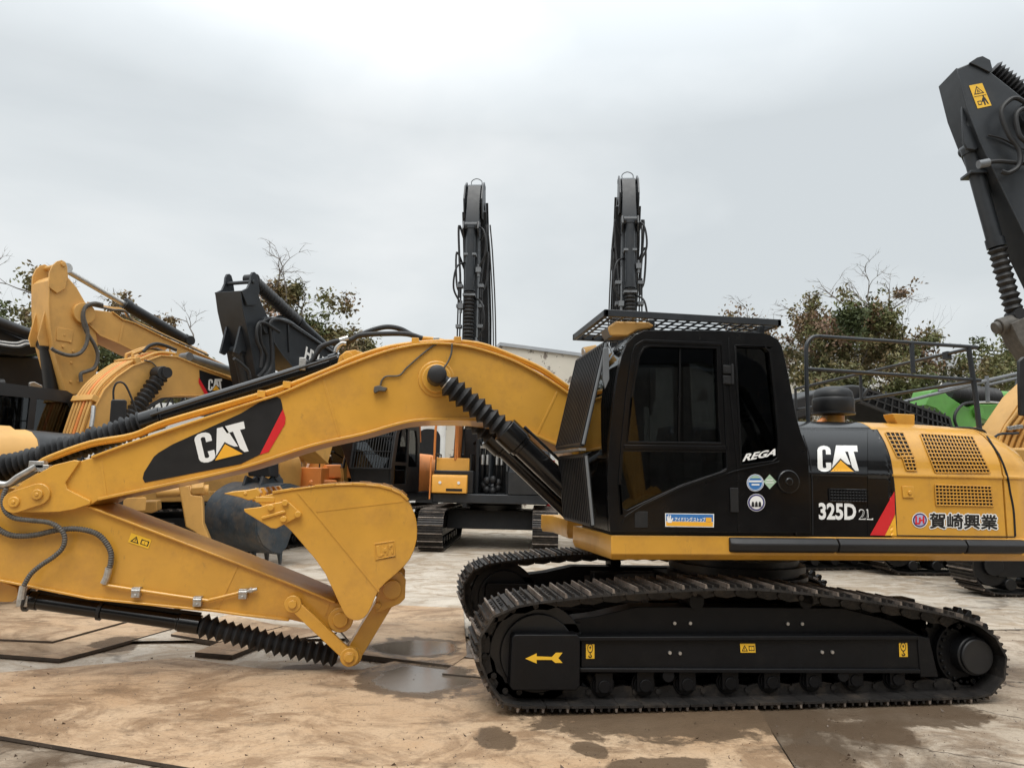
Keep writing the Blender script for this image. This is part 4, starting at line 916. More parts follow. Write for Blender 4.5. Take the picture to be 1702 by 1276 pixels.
for poly in ([(.08,.85),(.24,.85),(.24,.30),(.36,.30),(.36,.15),(.16,.15),(.08,.30)], [(.36,.85),(.46,.62),(.54,.62),(.64,.85),(.64,.2),(.56,.2),(.56,.45),(.5,.35),(.44,.45),(.44,.2),(.36,.2)], [(.70,.8),(.92,.8),(.92,.2),(.82,.2),(.82,.4),(.88,.4),(.88,.68),(.78,.68),(.78,.55),(.70,.55)]):
    mb.prism(FM, [FM.uz(x, y, YBKT) for x, y in quadmap(poly, q)], YBKT-.006, YBKT+.002)
obj("bucket_plate_emblem", mb, yellow, bk, bevel=.002)

roof_trim = mat('pale_trim', (.55, .50, .42), .6)

# ------------------------------------------------------------------ the machines behind
def ptD(px, py, D): return CAM + ray(px, py)*(D/FOC)
def frD(px, py, D, deg): p = ptD(px, py, D); return Fr(p.x, p.y, deg)
def stadium(L_, r, rz=None, arch=.0):
    rz = rz or r; pts = []
    for k in range(9): a = math.pi/2 + math.pi*k/8; pts.append((-L_/2+r+r*math.cos(a), rz+rz*math.sin(a)))
    for k in range(9): a = -math.pi/2 + math.pi*k/8; pts.append((L_/2-r+r*math.cos(a), rz+rz*math.sin(a)))
    pts.append((0, 2*rz+arch)); return [(x, z+.03) for x, z in pts]
def undercarriage(F, root, L_=4.5, gauge=2.5, w=.6, h=.92):
    for s in (-1, 1):
        t = bpy.data.objects.new("crawler_track", None); COL.objects.link(t); t.parent = root; t['_w'] = root['_w']
        v0 = s*gauge/2 - w/2; track_belt(F, stadium(L_, h/2), v0, v0+w, .19, t, links=False)
        mb = MB(); mb.prism(F, [(-L_/2+.55, .30), (L_/2-.55, .30), (L_/2-.6, .62), (.6, .80), (-.6, .80), (-L_/2+.6, .62)], v0+.12, v0+w-.12)
        for k in range(7): mb.vcyl(F, -L_/2+.75+k*(L_-1.5)/6, v0+.1, v0+w-.1, .18, .10, 12)
        obj("track_frame", mb, black, t, bevel=.01)
        for u in (-L_/2+.46, L_/2-.46):
            mb = MB(); mb.vcyl(F, u, v0+.15, v0+w-.15, h/2+.03, .34, 24); mb.vcyl(F, u, v0+.08, v0+w-.08, h/2+.03, .17, 20); obj("drive_wheel", mb, black, t, bevel=.01)
    mb = MB(); mb.prism(F, [(-.7, .45), (.7, .45), (.6, .92), (-.6, .92)], -gauge/2+.2, gauge/2-.2)
    c = F.w(0, 0, .9); mb.cyl(c, c+Vector((0, 0, .22)), .62, 36); mb.cyl(c+Vector((0, 0, .08)), c+Vector((0, 0, .15)), .72, 36)
    obj("car_body", mb, black, root, bevel=.012)
def upper(F, root, pm, cabm, hoodm=None, cwm=None, cab=True, guard_=False, z0=1.12, deckm=None, ub=2.9, hz=1.0):
    hoodm = hoodm or pm; cwm = cwm or pm
    mb = MB(); mb.box(F, -1.6, ub-.6, -1.4, 1.4, z0, z0+.22); obj("deck_frame", mb, deckm or pm, root, bevel=.02)
    z1 = z0+.222
    if cab:
        prof = [(-1.62, z1), (-1.70, z1+.55), (-1.52, z1+1.30), (-1.36, z1+1.62), (-1.15, z1+1.72), (-.10, z1+1.74), (.08, z1+1.66), (.16, z1+1.3), (.2, z1)]
        w1 = [(-1.45, z1+.72), (-1.30, z1+1.36), (-1.18, z1+1.52), (-.70, z1+1.54), (-.70, z1+.72)]; w2 = [(-.60, z1+.62), (-.60, z1+1.54), (-.14, z1+1.54), (-.02, z1+1.3), (.04, z1+.62)]
        w3 = [(-1.5, z1+.2), (-1.48, z1+.64), (-.70, z1+.64), (-.70, z1+.2)]
        c_ = bpy.data.objects.new("cab", None); COL.objects.link(c_); c_.parent = root; c_['_w'] = root['_w']
        mb = MB(); mb.prism(F, prof, -1.42, -1.36, holes=[w1, w2, w3]); mb.prism(F, prof, -.48, -.42, holes=[w1, w2, w3]); mb.strip(F, prof[3:], -1.40, -.44, .05, side=-1)
        mb.strip(F, prof[0:2], -1.4, -.44, .04, side=-1)
        obj("cab_shell", mb, cabm, c_, bevel=.02)
        mb = MB(); mb.strip(F, prof[1:4], -1.40, -.44, .008, side=-1)
        for v in (-1.39, -.45):
            for w_ in (w1, w2, w3): mb.prism(F, w_, v, v+.006)
        obj("window_glass", mb, glassd, c_)
        mb = MB(); mb.box(F, -.75, -.25, -1.18, -.68, z1+.3, z1+.45); mb.box(F, -.3, -.18, -1.18, -.68, z1+.4, z1+1.1); obj("operator_seat", mb, seatm, c_, bevel=.03)
        mb = MB()
        for v, w_ in ((-1.44, .02), (-.42, .02)): mb.strip(F, prof[1:4], v-.0, v+.04, .05)
        obj("window_frame", mb, black, c_)
        if guard_:
            mb = MB()
            for k in range(15):
                v = -1.40 + .96*k/14; mb.tube([F.w(u-.07, v, z) for u, z in prof[1:4]], .010, 5)
            for u, z in prof[1:4]: mb.cyl(F.w(u-.07, -1.41, z), F.w(u-.07, -.43, z), .02, 6)
            mb.cyl(F.w(-1.69, -1.41, z1+.95), F.w(-1.69, -.43, z1+.95), .012, 6)
            obj("front_guard", mb, black, c_)
            mb = MB(); mb.box(F, -1.5, -1.2, -1.44, -.40, z1+1.75, z1+1.79)
            for v in (-1.2, -.65): mb.box(F, -1.56, -1.46, v-.08, v+.08, z1+1.76, z1+1.88)
            obj("lamp_bar", mb, cabm, c_, bevel=.01)
    # hood: rounded section swept rearwards
    def hs(u, t=1.0, ins=0.0): return [F.w(u, y*(1-ins), z1 + z*t) for y, z in [(-1.38, 0), (-1.40, .5*hz), (-1.36, .74*hz), (-1.22, .92*hz), (-1.0, 1.0*hz), (1.0, 1.0*hz), (1.22, .92*hz), (1.36, .74*hz), (1.40, .5*hz), (1.38, 0)]]
    mb = MB(); mb.loft([hs(.26), hs(ub-.75)]); obj("engine_cover", mb, hoodm, root, bevel=.01)
    mb = MB(); mb.loft([hs(ub-.745), hs(ub-.45, .99, .01), hs(ub-.2, .95, .05), hs(ub-.05, .86, .14), hs(ub+.02, .72, .24)]); obj("counterweight", mb, cwm, root, bevel=.01)
    mb = MB(); mb.box(F, -1.55, .25, .42, 1.38, z1, z1+.55); obj("storage_box", mb, hoodm, root, bevel=.02)
    mb = MB(); c = F.w(1.0, .3, z1+hz); mb.cyl(c, c+Vector((0, 0, .42)), .05, 12); c = F.w(.6, .7, z1+hz); mb.cyl(c, c+Vector((0, 0, .2)), .09, 14); obj("exhaust_pipe", mb, black, root)
    mb = MB()
    for v in (.5, 1.35): mb.tube([F.w(-1.5, v, z1+.5), F.w(-1.5, v, z1+.95), F.w(-.6, v, z1+.95), F.w(-.6, v, z1+.5)], .018, 8)
    obj("handrail", mb, black, root)
def cylF(F, a, b, v, r, root, frac=.62, m_=black, nm="hydraulic_cylinder", bel=True):
    """cylinder between two profile points (u,z): barrel then bellows"""
    A = F.w(a[0], v, a[1]); B = F.w(b[0], v, b[1]); M = A.lerp(B, frac); d = (B-A).normalized(); mb = MB()
    mb.cyl(A, M, r, 20); mb.cyl(M-d*.12, M, r*1.18, 20); mb.cyl(A, A+d*.08, r*1.15, 20); mb.cyl(A-F.N*r*1.3, A+F.N*r*1.3, r*.9, 16)
    obj(nm, mb, m_, root)
    mb = MB(); mb.cyl(B-F.N*r*1.2, B+F.N*r*1.2, r*.8, 16)
    if bel: mb.bellows(M, B-d*.05, r*.85, r*1.2, max(6, int((B-M).length/.09)), 16, jit=.05)
    else: mb.cyl(M, B, r*.5, 14)
    obj("cylinder_bellows" if bel else "cylinder_rod", mb, rubber if bel else steel, root)
def hoseF(F, pts, v, r, root, m_=rubber, nm="hydraulic_hose"):
    mb = MB(); mb.tube(cat([F.w(p[0], v if len(p) < 3 else p[2], p[1]) for p in pts], 5), r, 8); return obj(nm, mb, m_, root)
def bucketF(F, root, u, z, s, m_, w=1.25, toothm=None, flip=1, vc=0.0):
    b = bpy.data.objects.new("bucket", None); COL.objects.link(b); b.parent = root; b['_w'] = root['_w']
    prof = [(.28, 1.22), (-.05, 1.28), (-.35, 1.18), (-.60, .98), (-.72, .70), (-.70, .42), (-.56, .2), (-.34, .06), (-.12, .0)]
    P = [(u+flip*a*s, z+c*s) for a, c in prof]; side = P + [(u+flip*.02*s, z+.12*s), (u+flip*.25*s, z+.7*s), (u+flip*.38*s, z+1.1*s)]
    for v in (vc-w/2, vc+w/2-.03): mb = MB(); mb.prism(F, side, v, v+.03); obj("bucket_side", mb, m_, b, bevel=.006)
    mb = MB(); mb.strip(F, [tuple(p) for p in cat(P, 4)], vc-w/2+.02, vc+w/2-.02, .03); obj("bucket_shell", mb, m_, b)
    for k in range(5):
        v = vc - w/2 + k*(w-.1)/4; mb = MB(); c = P[-1]
        mb.loft([[F.w(c[0]-.04, v, c[1]+.12), F.w(c[0]+.05, v, c[1]+.12), F.w(c[0]+.05, v+.1, c[1]+.12), F.w(c[0]-.04, v+.1, c[1]+.12)], [F.w(c[0]-.03+flip*.06, v+.02, c[1]-.2), F.w(c[0]+flip*.06, v+.02, c[1]-.2), F.w(c[0]+flip*.06, v+.08, c[1]-.2), F.w(c[0]-.03+flip*.06, v+.08, c[1]-.2)]])
        obj("bucket_tooth", mb, toothm or m_, b, bevel=.008)
    for v in (-.26, .20):
        mb = MB(); mb.prism(F, [(u-.3*s*flip, z+1.15*s), (u-.22*s*flip, z+1.42*s), (u-.05*s*flip, z+1.36*s), (u+.12*s*flip, z+1.5*s), (u+.28*s*flip, z+1.36*s), (u+.32*s*flip, z+1.15*s)], vc+v, vc+v+.06); mb.vcyl(F, u+.12*s*flip, vc+v-.03, vc+v+.09, z+1.40*s, .07, 16)
        obj("bucket_ear", mb, m_, b, bevel=.006)
    return b
def tF(F, px, v=0.0): return [F.uz(x, y, v) for x, y in px]
def warnF(F, v, q, root): warn_sticker(q, F, v, root, "flat")

# A: yellow excavator with upright arm, boom falling to the right
FA = frD(150, 560, 13.5, 50); wA = .56
LA = Fr(*(FA.w(7.4, .28, 0).xy), 50)
mA = thing("excavator", "older yellow excavator at far left whose tall upright arm peaks above the others", "excavator", tuple(LA.O), "excavators parked behind")
undercarriage(LA, mA); upper(LA, mA, amber, yellow_far, yellow_far)
mb = MB(); side = mapz(ZG, [(300,250),(330,225),(375,210),(418,218),(480,290),(540,395),(560,450),(575,520),(600,560),(612,650),(615,800),(560,900),(500,960),(410,960),(370,830),(325,660),(305,540),(300,380)])
mb.trace(FA, side, 0, wA); obj("arm_box", mb, yellow_far, mA, bevel=.02)
mb = MB(); fz = tF(FA, mapz(ZG, [(302,250),(302,400),(308,540),(330,665),(375,830),(412,960)])); mb.strip(FA, fz, -.03, wA+.03, .025)
for v in (-.04, wA-.0): mb.prism(FA, tF(FA, mapz(ZG, [(298,290),(302,200),(322,155),(350,130),(378,122),(402,135),(413,165),(418,230),(400,300),(350,330)])), v, v+.04)
obj("arm_flange", mb, yellow_far, mA, bevel=.006)
mb = MB()
for v in (.10, wA-.14): mb.prism(FA, tF(FA, mapz(ZG, [(300,430),(255,600),(270,650),(320,655),(345,640),(318,520)]), 0), v, v+.04)
obj("cylinder_lug", mb, yellow_far, mA, bevel=.006)
mb = MB(); c = FA.uz(*ZG(515, 455)); mb.vcyl(FA, c[0], -.08, wA+.08, c[1], .20, 28); c = FA.uz(*ZG(385, 150)); mb.vcyl(FA, c[0], -.07, wA+.07, c[1], .04, 20)
for x, y in ((400,590),(438,630),(392,660),(455,690),(445,760),(440,880),(490,878)): c = FA.uz(*ZG(x, y)); mb.vcyl(FA, c[0], -.02, 0, c[1], .025, 8)
c = FA.uz(*ZG(402, 588)); mb.box(FA, c[0]-.14, c[0]+.14, -.015, 0, c[1]-.12, c[1]+.12)
obj("arm_pin_boss", mb, yellow_far, mA, bevel=.006, split=True)
bt = mapz(ZG, [(520,425),(600,432),(700,445),(760,490),(840,515),(1000,595),(1300,730),(1480,812),(1600,870),(1700,960)]); bb = mapz(ZG, [(1650,1120),(1480,1010),(1250,870),(860,702),(740,640),(620,590),(540,510)])
bz_t, bz_b = tF(FA, bt), tF(FA, bb); mb = MB(); ext = [LA.O]; 
foot = (7.4-.6, 1.75)
mb.prism(FA, bz_t[:-1] + [(foot[0]-.1, foot[1]+.5), (foot[0]+.2, foot[1]+.1), (foot[0], foot[1]-.15)] + bz_b[2:], .0, wA); obj("boom_box", mb, yellow_far, mA, bevel=.01)
mb = MB(); mb.strip(FA, bz_t[2:8], -.03, wA+.03, .025); mb.strip(FA, bz_b[1:], -.03, wA+.03, .025); mb.strip(FA, tF(FA, mapz(ZG, [(770,510),(742,640)])), -.01, 0, .05); obj("boom_flange", mb, yellow_far, mA, bevel=.006)
a_, b_ = FA.uz(*ZG(398, 175), wA/2), FA.uz(*ZG(1165, 625), wA/2); cylF(FA, b_, a_, wA/2, .115, mA, .55, black, bel=False)
hoseF(FA, [FA.uz(*ZG(x, y), -.1) for x, y in [(640,410),(580,395),(530,420),(515,480),(535,560),(590,650),(610,720),(590,790),(540,815),(505,830),(505,880)]], -.1, .035, mA, hose)
hoseF(FA, [FA.uz(*ZG(x, y), -.12) for x, y in [(640,400),(590,390),(535,410),(520,470),(545,560),(540,640),(500,700),(430,715),(350,690),(320,670)]], -.12, .035, mA, hose)
for k in range(3): hoseF(FA, [FA.uz(*ZG(x, y-8*k), .05+.08*k) for x, y in [(560,400),(700,430),(780,440),(830,500),(1000,580),(1300,715)]], .05+.12*k, .022, mA, yellow_far if k else hose)
a_, b_ = FA.uz(*ZG(285, 645), wA/2), FA.uz(*ZG(360, 1000), wA/2); cylF(FA, a_, (b_[0], b_[1]-.5), wA/2-.02, .12, mA, .8)
mb = MB(); mb.prism(FA, [(fz[-1][0]-.05, fz[-1][1]), (fz[-1][0]+.4, fz[-1][1]), (fz[-1][0]+.55, .9), (fz[-1][0]+.25, .9)], .05, wA-.05); obj("arm_tip", mb, yellow_far, mA, bevel=.01)
bucketF(FA, mA, fz[-1][0]+.2, .15, .85, yellow_far, vc=wA/2)
q = [ZG(993,715), ZG(1110,700), ZG(1100,660), ZG(985,670)]
text_decal("maker_lettering", "CAT", [ZG(975,690), ZG(1080,735), ZG(1100,690), ZG(1000,650)], white, mA, FA, 0, bold=.05)

# B: dark boom and arm, orange body
FB = frD(420, 560, 13.3, 64); wB = .50
_b = ptD(640, 800, 17.3); LB = Fr(_b.x, _b.y, 68); LB = Fr(*LB.w(.9, .95, 0).xy, 68)
mB = thing("excavator", "orange excavator with caged cab, dark boom and blue-black bucket on the ground", "excavator", tuple(LB.O), "excavators parked behind")
undercarriage(LB, mB); upper(LB, mB, orange, black, orange, guard_=True, deckm=slate)
mb = MB(); mb.strip(LB, [(-1.42, 3.03), (-1.18, 3.12), (-.10, 3.14), (.12, 3.02), (.2, 2.6)], -1.43, -1.38, .06); mb.box(LB, -1.52, -1.3, -1.4, -.44, 3.04, 3.10); obj('cab_trim', mb, orange, mB, bevel=.01)
side = mapz(ZH, [(224,206),(332,200),(345,225),(375,300),(412,378),(440,430),(452,520),(455,640),(460,760),(470,1000),(480,1400),(420,1400),(380,1000),(325,760),(290,560),(240,330)])
mb = MB(); mb.trace(FB, side, 0, wB); obj("arm_box", mb, slate, mB, bevel=.02)
mb = MB(); sz = tF(FB, side); mb.strip(FB, [sz[0], sz[-1], sz[-2], sz[-3], sz[-4]], -.03, wB+.03, .025)
for v in (-.05, wB+.01): mb.prism(FB, tF(FB, mapz(ZH, [(224,208),(262,190),(280,150),(284,110),(294,88),(308,86),(320,98),(330,135),(340,210),(320,300),(260,300)])), v, v+.04)
c = FB.uz(*ZH(285, 145)); mb.vcyl(FB, c[0]+.05, -.08, wB+.08, c[1], .035, 18); c = FB.uz(*ZH(385, 430)); mb.vcyl(FB, c[0], -.09, wB+.09, c[1], .17, 24)
obj("arm_flange", mb, slate, mB, bevel=.006)
mb = MB()
for v in (.08, wB-.12): mb.prism(FB, tF(FB, mapz(ZH, [(255,430),(225,560),(215,600),(245,615),(265,590),(300,600)])), v, v+.04)
obj("cylinder_lug", mb, slate, mB, bevel=.006)
foot = (LB.O - FB.O).dot(FB.U) - .7
bt = tF(FB, mapz(ZH, [(430,390),(470,385),(540,415),(600,455),(700,520),(840,612),(1000,700)])); bb = tF(FB, mapz(ZH, [(1000,900),(800,800),(570,700),(500,620),(445,540)]))
mb = MB(); mb.prism(FB, bt[:-1] + [(foot-1.0, 3.3), (foot-.1, 2.2), (foot+.2, 1.75), (foot-.05, 1.5)] + [(foot-.6, 2.3), (foot-1.6, 3.2)] + bb[1:], .03, wB-.03); obj("boom_box", mb, slate, mB, bevel=.01)
mb = MB(); mb.strip(FB, bt[1:6], -.02, wB+.02, .025); mb.strip(FB, bb[1:], -.02, wB+.02, .025); mb.strip(FB, tF(FB, mapz(ZH, [(540,420),(548,600)])), -.0, .03, .04); obj("boom_flange", mb, slate, mB, bevel=.006)
text_decal("maker_lettering", "HYUNDAI", [ZH(643,636), ZH(900,800), ZH(905,720), ZH(655,566)], white, mB, FB, .03, bold=.04, off=.006)
cylF(FB, FB.uz(*ZH(800, 590), wB/2), FB.uz(*ZH(300, 130), wB/2), wB/2, .11, mB, .45, slate)
cylF(FB, FB.uz(*ZH(215, 590), wB/2), FB.uz(*ZH(330, 1150), wB/2), wB/2, .10, mB, .6, slate)
for k, pts in enumerate(([(520,400),(440,385),(390,395),(360,440),(365,540),(400,620),(390,700),(340,760)], [(560,420),(470,390),(420,410),(425,500),(430,600),(425,700),(380,760)], [(480,470),(380,410),(340,430),(335,520),(365,600),(360,700)], [(190,640),(240,680),(280,720),(290,770)])):
    hoseF(FB, [FB.uz(*ZH(x, y), -.08-.03*k) for x, y in pts], -.08-.03*k, .032, mB, rubber)
for k in range(3): hoseF(FB, [FB.uz(*ZH(x, y-10*k), .1+.1*k) for x, y in [(430,440),(480,390),(540,400),(600,440),(700,510),(830,600)]], .1+.12*k, .022, mB, slate if k else grey)
bu = FB.uz(450, 860, wB/2)
bucketF(Fr(*FB.O.xy, 52), mB, .95, .24, 1.02, bucketblue, w=1.5, toothm=bucketblue, vc=.55)

FAb = frD(540, 780, 17.6, 14)
mb = MB(); mb.trace(FAb, mapz(ZN, [(225,820),(225,470),(300,440),(335,445),(545,480),(560,560),(600,600),(600,820)]), .2, 1.4); obj("rear_cover", mb, yellow_far, mA, bevel=.04)
mb = MB(); mb.strip(FAb, tF(FAb, mapz(ZN, [(170,830),(215,620),(260,520),(330,452),(545,485)]), .12), .12, .2, .05); obj("cover_trim", mb, roof_trim, mA, bevel=.01)
mb = MB(); mb.trace(FAb, mapz(ZN, [(400,740),(440,580),(600,580),(760,585),(760,745)]), -.25, .19); obj("fuel_tank", mb, orange, mA, bevel=.03)
mb = MB(); mb.trace(FAb, mapz(ZN, [(230,840),(245,755),(575,760),(590,840)]), -.45, .1); obj("tool_cover", mb, orange, mA, bevel=.05)
poly_decal("badge", [mapz(ZN, [(275,660),(345,655),(348,735),(278,738)])], red, mA, FAb, .2, off=.006); text_decal("badge_lettering", "CAT", mapz(ZN, [(280,722),(342,720),(342,672),(280,674)]), white, mA, FAb, .2, bold=.06, off=.012)
FLk = frD(320, 830, 12.2, 10)
lk = thing("bucket_linkage", "yellow bucket linkage with a horizontal pin tube left of the blue-black bucket", "bucket linkage", tuple(FLk.w(0, 0, 0)))
mb = MB(); mb.trace(FLk, mapz(ZQ, [(768,410),(785,395),(850,400),(862,470),(950,480),(956,690),(1010,820),(1010,1100),(880,1100),(900,760),(820,715),(795,560)]), 0, .35); obj("link_plate", mb, yellow_far, lk, bevel=.02)
mb = MB(); mb.cyl(FLk.hit(*ZQ(600, 455), .1), FLk.hit(*ZQ(1000, 430), .1), .09, 20); mb.cyl(FLk.hit(*ZQ(870, 420), .1), FLk.hit(*ZQ(965, 410), .1), .14, 8); obj("pin_tube", mb, yellow_far, lk, bevel=.01)
mb = MB(); mb.trace(FLk, mapz(ZQ, [(265,555),(340,525),(600,515),(605,590),(560,610),(400,600)]), 1.0, 1.6); tag(obj("side_step", mb, yellow_far, lk, bevel=.02))

# C: yellow excavator facing right and away, curved boom with pipes on its back
FC = frD(225, 640, 12.3, 50); wC = .60
cO = FC.w(-1.9, .3, 0); LC = Fr(cO.x, cO.y, 230)
mC = thing("excavator", "yellow excavator at left, pipes over its curved boom, black and red decal", "excavator", tuple(LC.O), "excavators parked behind")
undercarriage(LC, mC); upper(LC, mC, yellow_far, black, yellow_far, hz=1.0)
le = [(118,800),(140,730),(159,673),(173,647),(194,626),(220,608),(240,601),(267,591),(293,593),(330,608),(373,624),(393,634),(480,672),(560,715)]; lo = [(545,770),(470,700),(373,657),(293,657),(266,660),(248,669),(226,688),(208,716),(190,770),(170,830)]
mb = MB(); mb.trace(FC, le+lo, 0, wC); obj("boom_box", mb, yellow_far, mC, bevel=.01)
lz = tF(FC, le); mb = MB(); mb.strip(FC, lz[1:], -.03, wC+.03, .025); mb.strip(FC, tF(FC, lo[:-1]), -.03, wC+.03, .025); obj("boom_flange", mb, yellow_far, mC, bevel=.006)
lzs = cat(lz[:9], 4)
for k in range(6):
    v = .05+.10*k; P = []
    for i, p in enumerate(lzs):
        d = (lzs[min(i+1, len(lzs)-1)]-lzs[max(i-1, 0)]).normalized(); n_ = Vector((-d.y, d.x)); q = p + n_*(.06 + (.12 if k in (1, 3) and i > 22 else 0)); P.append(FC.w(q.x, v, q.y))
    mb = MB(); mb.tube(P, .026, 8); obj("boom_pipe", mb, yellow_far if k != 2 else orange, mC)
for i in (9, 22):
    p = lzs[i]; mb = MB(); d = (lzs[i+1]-p).normalized(); a, b = p-d*.05, p+d*.05; n_ = Vector((-d.y, d.x)); mb.prism(FC, [tuple(a), tuple(b), tuple(b+n_*.11), tuple(a+n_*.11)], -.02, wC+.02); obj("pipe_clamp", mb, yellow_far, mC, bevel=.005)
mb = MB(); q = lzs[7]; mb.tube([FC.w(q.x, .0, q.y+.1), FC.w(q.x-.02, -.04, q.y-.08), FC.w(q.x-.04, -.06, q.y-.25)], .035, 8); obj("hose_fitting", mb, steel, mC)
hoseF(FC, [FC.uz(*ZG(x, y), 0) for x, y in [(915,690),(950,655),(1000,640),(1060,655),(1120,680)]], .1, .03, mC, rubber); hoseF(FC, [FC.uz(*ZG(x, y), 0) for x, y in [(915,695),(960,670),(1010,665),(1080,690)]], .25, .03, mC, hose)
hoseF(FC, [FC.uz(*ZG(x, y), -.03) for x, y in [(900,745),(940,755),(970,780),(990,805)]], -.03, .012, mC, hose)
poly_decal("boom_decal", [mapz(ZG, [(1242,805),(1330,835),(1440,872),(1470,898),(1440,915),(1330,952),(1290,958),(1246,862)])], decal_black, mC, FC, 0)
poly_decal("boom_red_stripe", [mapz(ZG, [(1240,850),(1246,862),(1300,955),(1275,955),(1238,885)])], red, mC, FC, 0, off=.006)
logo([ZG(1298,938), ZG(1384,930), ZG(1384,860), ZG(1300,862)], mC, FC, 0, off=.006)
a_, b_ = FC.uz(*ZG(1010, 825), -.12), FC.uz(*ZG(830, 1100), -.12); cylF(FC, (b_[0]-.4, b_[1]-.55), a_, -.14, .12, mC, .35)
mb = MB(); c = FC.uz(*ZG(1010, 825), -.2); mb.vcyl(FC, c[0], -.26, -.02, c[1], .12, 24); obj("cylinder_rod_end", mb, rubber, mC, bevel=.01)
cylF(FC, FC.uz(*ZG(1160, 725), wC/2), FC.uz(*ZG(1650, 880), wC/2), wC/2, .09, mC, .7, grey)
FCm = frD(200, 680, 11.0, 20); mb = MB(); mb.trace(FCm, mapz(ZG, [(700,988),(780,990),(792,1000),(788,1120),(775,1150),(690,1150),(682,1130),(692,1000)]), 0, .05); obj("side_mirror", mb, black, mC, bevel=.015)
hoseF(FCm, [FCm.uz(*ZG(x, y), .02) for x, y in [(708,990),(708,930),(725,890),(755,882),(785,905),(820,980),(850,1065)]], .02, .016, mC, black, "mirror_bracket")
# traced right-hand side of C's body
FCh = frD(120, 740, 9.6, 50)
mb = MB(); hp = [(-160,708),(0,712),(60,713),(105,718),(196,728),(230,760),(250,830),(250,900),(-160,900)]
def roundhood(F, px0, px1, w, bm_, top=1.0):
    pass
hz_ = tF(FCh, [(-160,712),(72,713)]); hz2 = tF(FCh, [(72,713),(215,727)]); zlow = 1.2
for (a, b), m_, nm in (((hz_[0], hz_[1]), yellow_far, "engine_cover_side"), ((hz2[0], hz2[1]), black, "storage_cover")):
    mb = MB(); secs = []
    for (u, z) in (a, b):
        h = z-zlow; secs.append([FCh.w(u, v, zlow+k*h) for v, k in [(0, 0), (-.01, .55), (.03, .74), (.12, .88), (.28, .97), (.45, 1.0), (1.2, 1.0), (1.2, 0)]])
    mb.loft(secs); obj(nm, mb, m_, mC, bevel=.01)
text_decal("model_lettering", "320D", [(138,772),(205,782),(205,756),(138,746)], white, mC, FCh, 0, bold=.04, off=.02)

# D: black machine at the far left edge
FD = frD(20, 620, 13.8, 42)
mD = thing("excavator", "black excavator at the left edge, half hidden behind the yellow upright arm", "excavator", (FD.O.x-1.5, FD.O.y, 0), "excavators parked behind")
LD = Fr(*FD.w(1.0, .6, 0).xy, 42)
undercarriage(LD, mD)
mb = MB(); mb.trace(FD, mapz(ZR, [(-300,470),(0,440),(300,450),(400,470),(460,760),(520,1040),(520,1250),(-300,1250)]), .3, 2.6); obj("engine_cover", mb, black, mD, bevel=.05)
mb = MB(); mb.trace(FD, mapz(ZR, [(-300,200),(0,230),(170,300),(300,350),(330,420),(200,450),(0,430),(-300,420)]), .1, .6); obj("boom_box", mb, slate, mD, bevel=.02)
mb = MB(); a = FD.hit(*ZR(-300, 70), -.05); b = FD.hit(*ZR(275, 290), -.05); mb.cyl(a, b, .12, 20); mb.cyl(b, b+(b-a).normalized()*.3, .06, 12); obj("arm_cylinder", mb, black, mD)
mb = MB(); a = FD.hit(*ZR(30, 690), -.3); b = FD.hit(*ZR(545, 790), -.3); mb.cyl(a, b, .03, 12); mb.cyl(FD.hit(*ZR(-200, 700), -.3), a, .13, 20); obj("bucket_cylinder", mb, [black, grey], mD)
mb = MB(); a = FD.hit(*ZR(340, 640), -.2); mb.trace(FD, mapz(ZR, [(240,665),(280,658),(345,690),(350,720),(245,700)]), -.25, -.15); obj("work_lamp", mb, steel, mD, bevel=.01)
for k in range(4): hoseF(FD, [FD.uz(*ZR(x, y+k*14), 0) for x, y in [(-200,300),(0,340),(120,350),(200,330),(290,370)]], -.1-.04*k, .03, mD, rubber if k % 2 else steel)
hoseF(FD, [FD.uz(*ZR(x, y), 0) for x, y in [(-60,1000),(0,960),(60,965),(130,1000),(160,1045)]], -.6, .03, mD, grey)

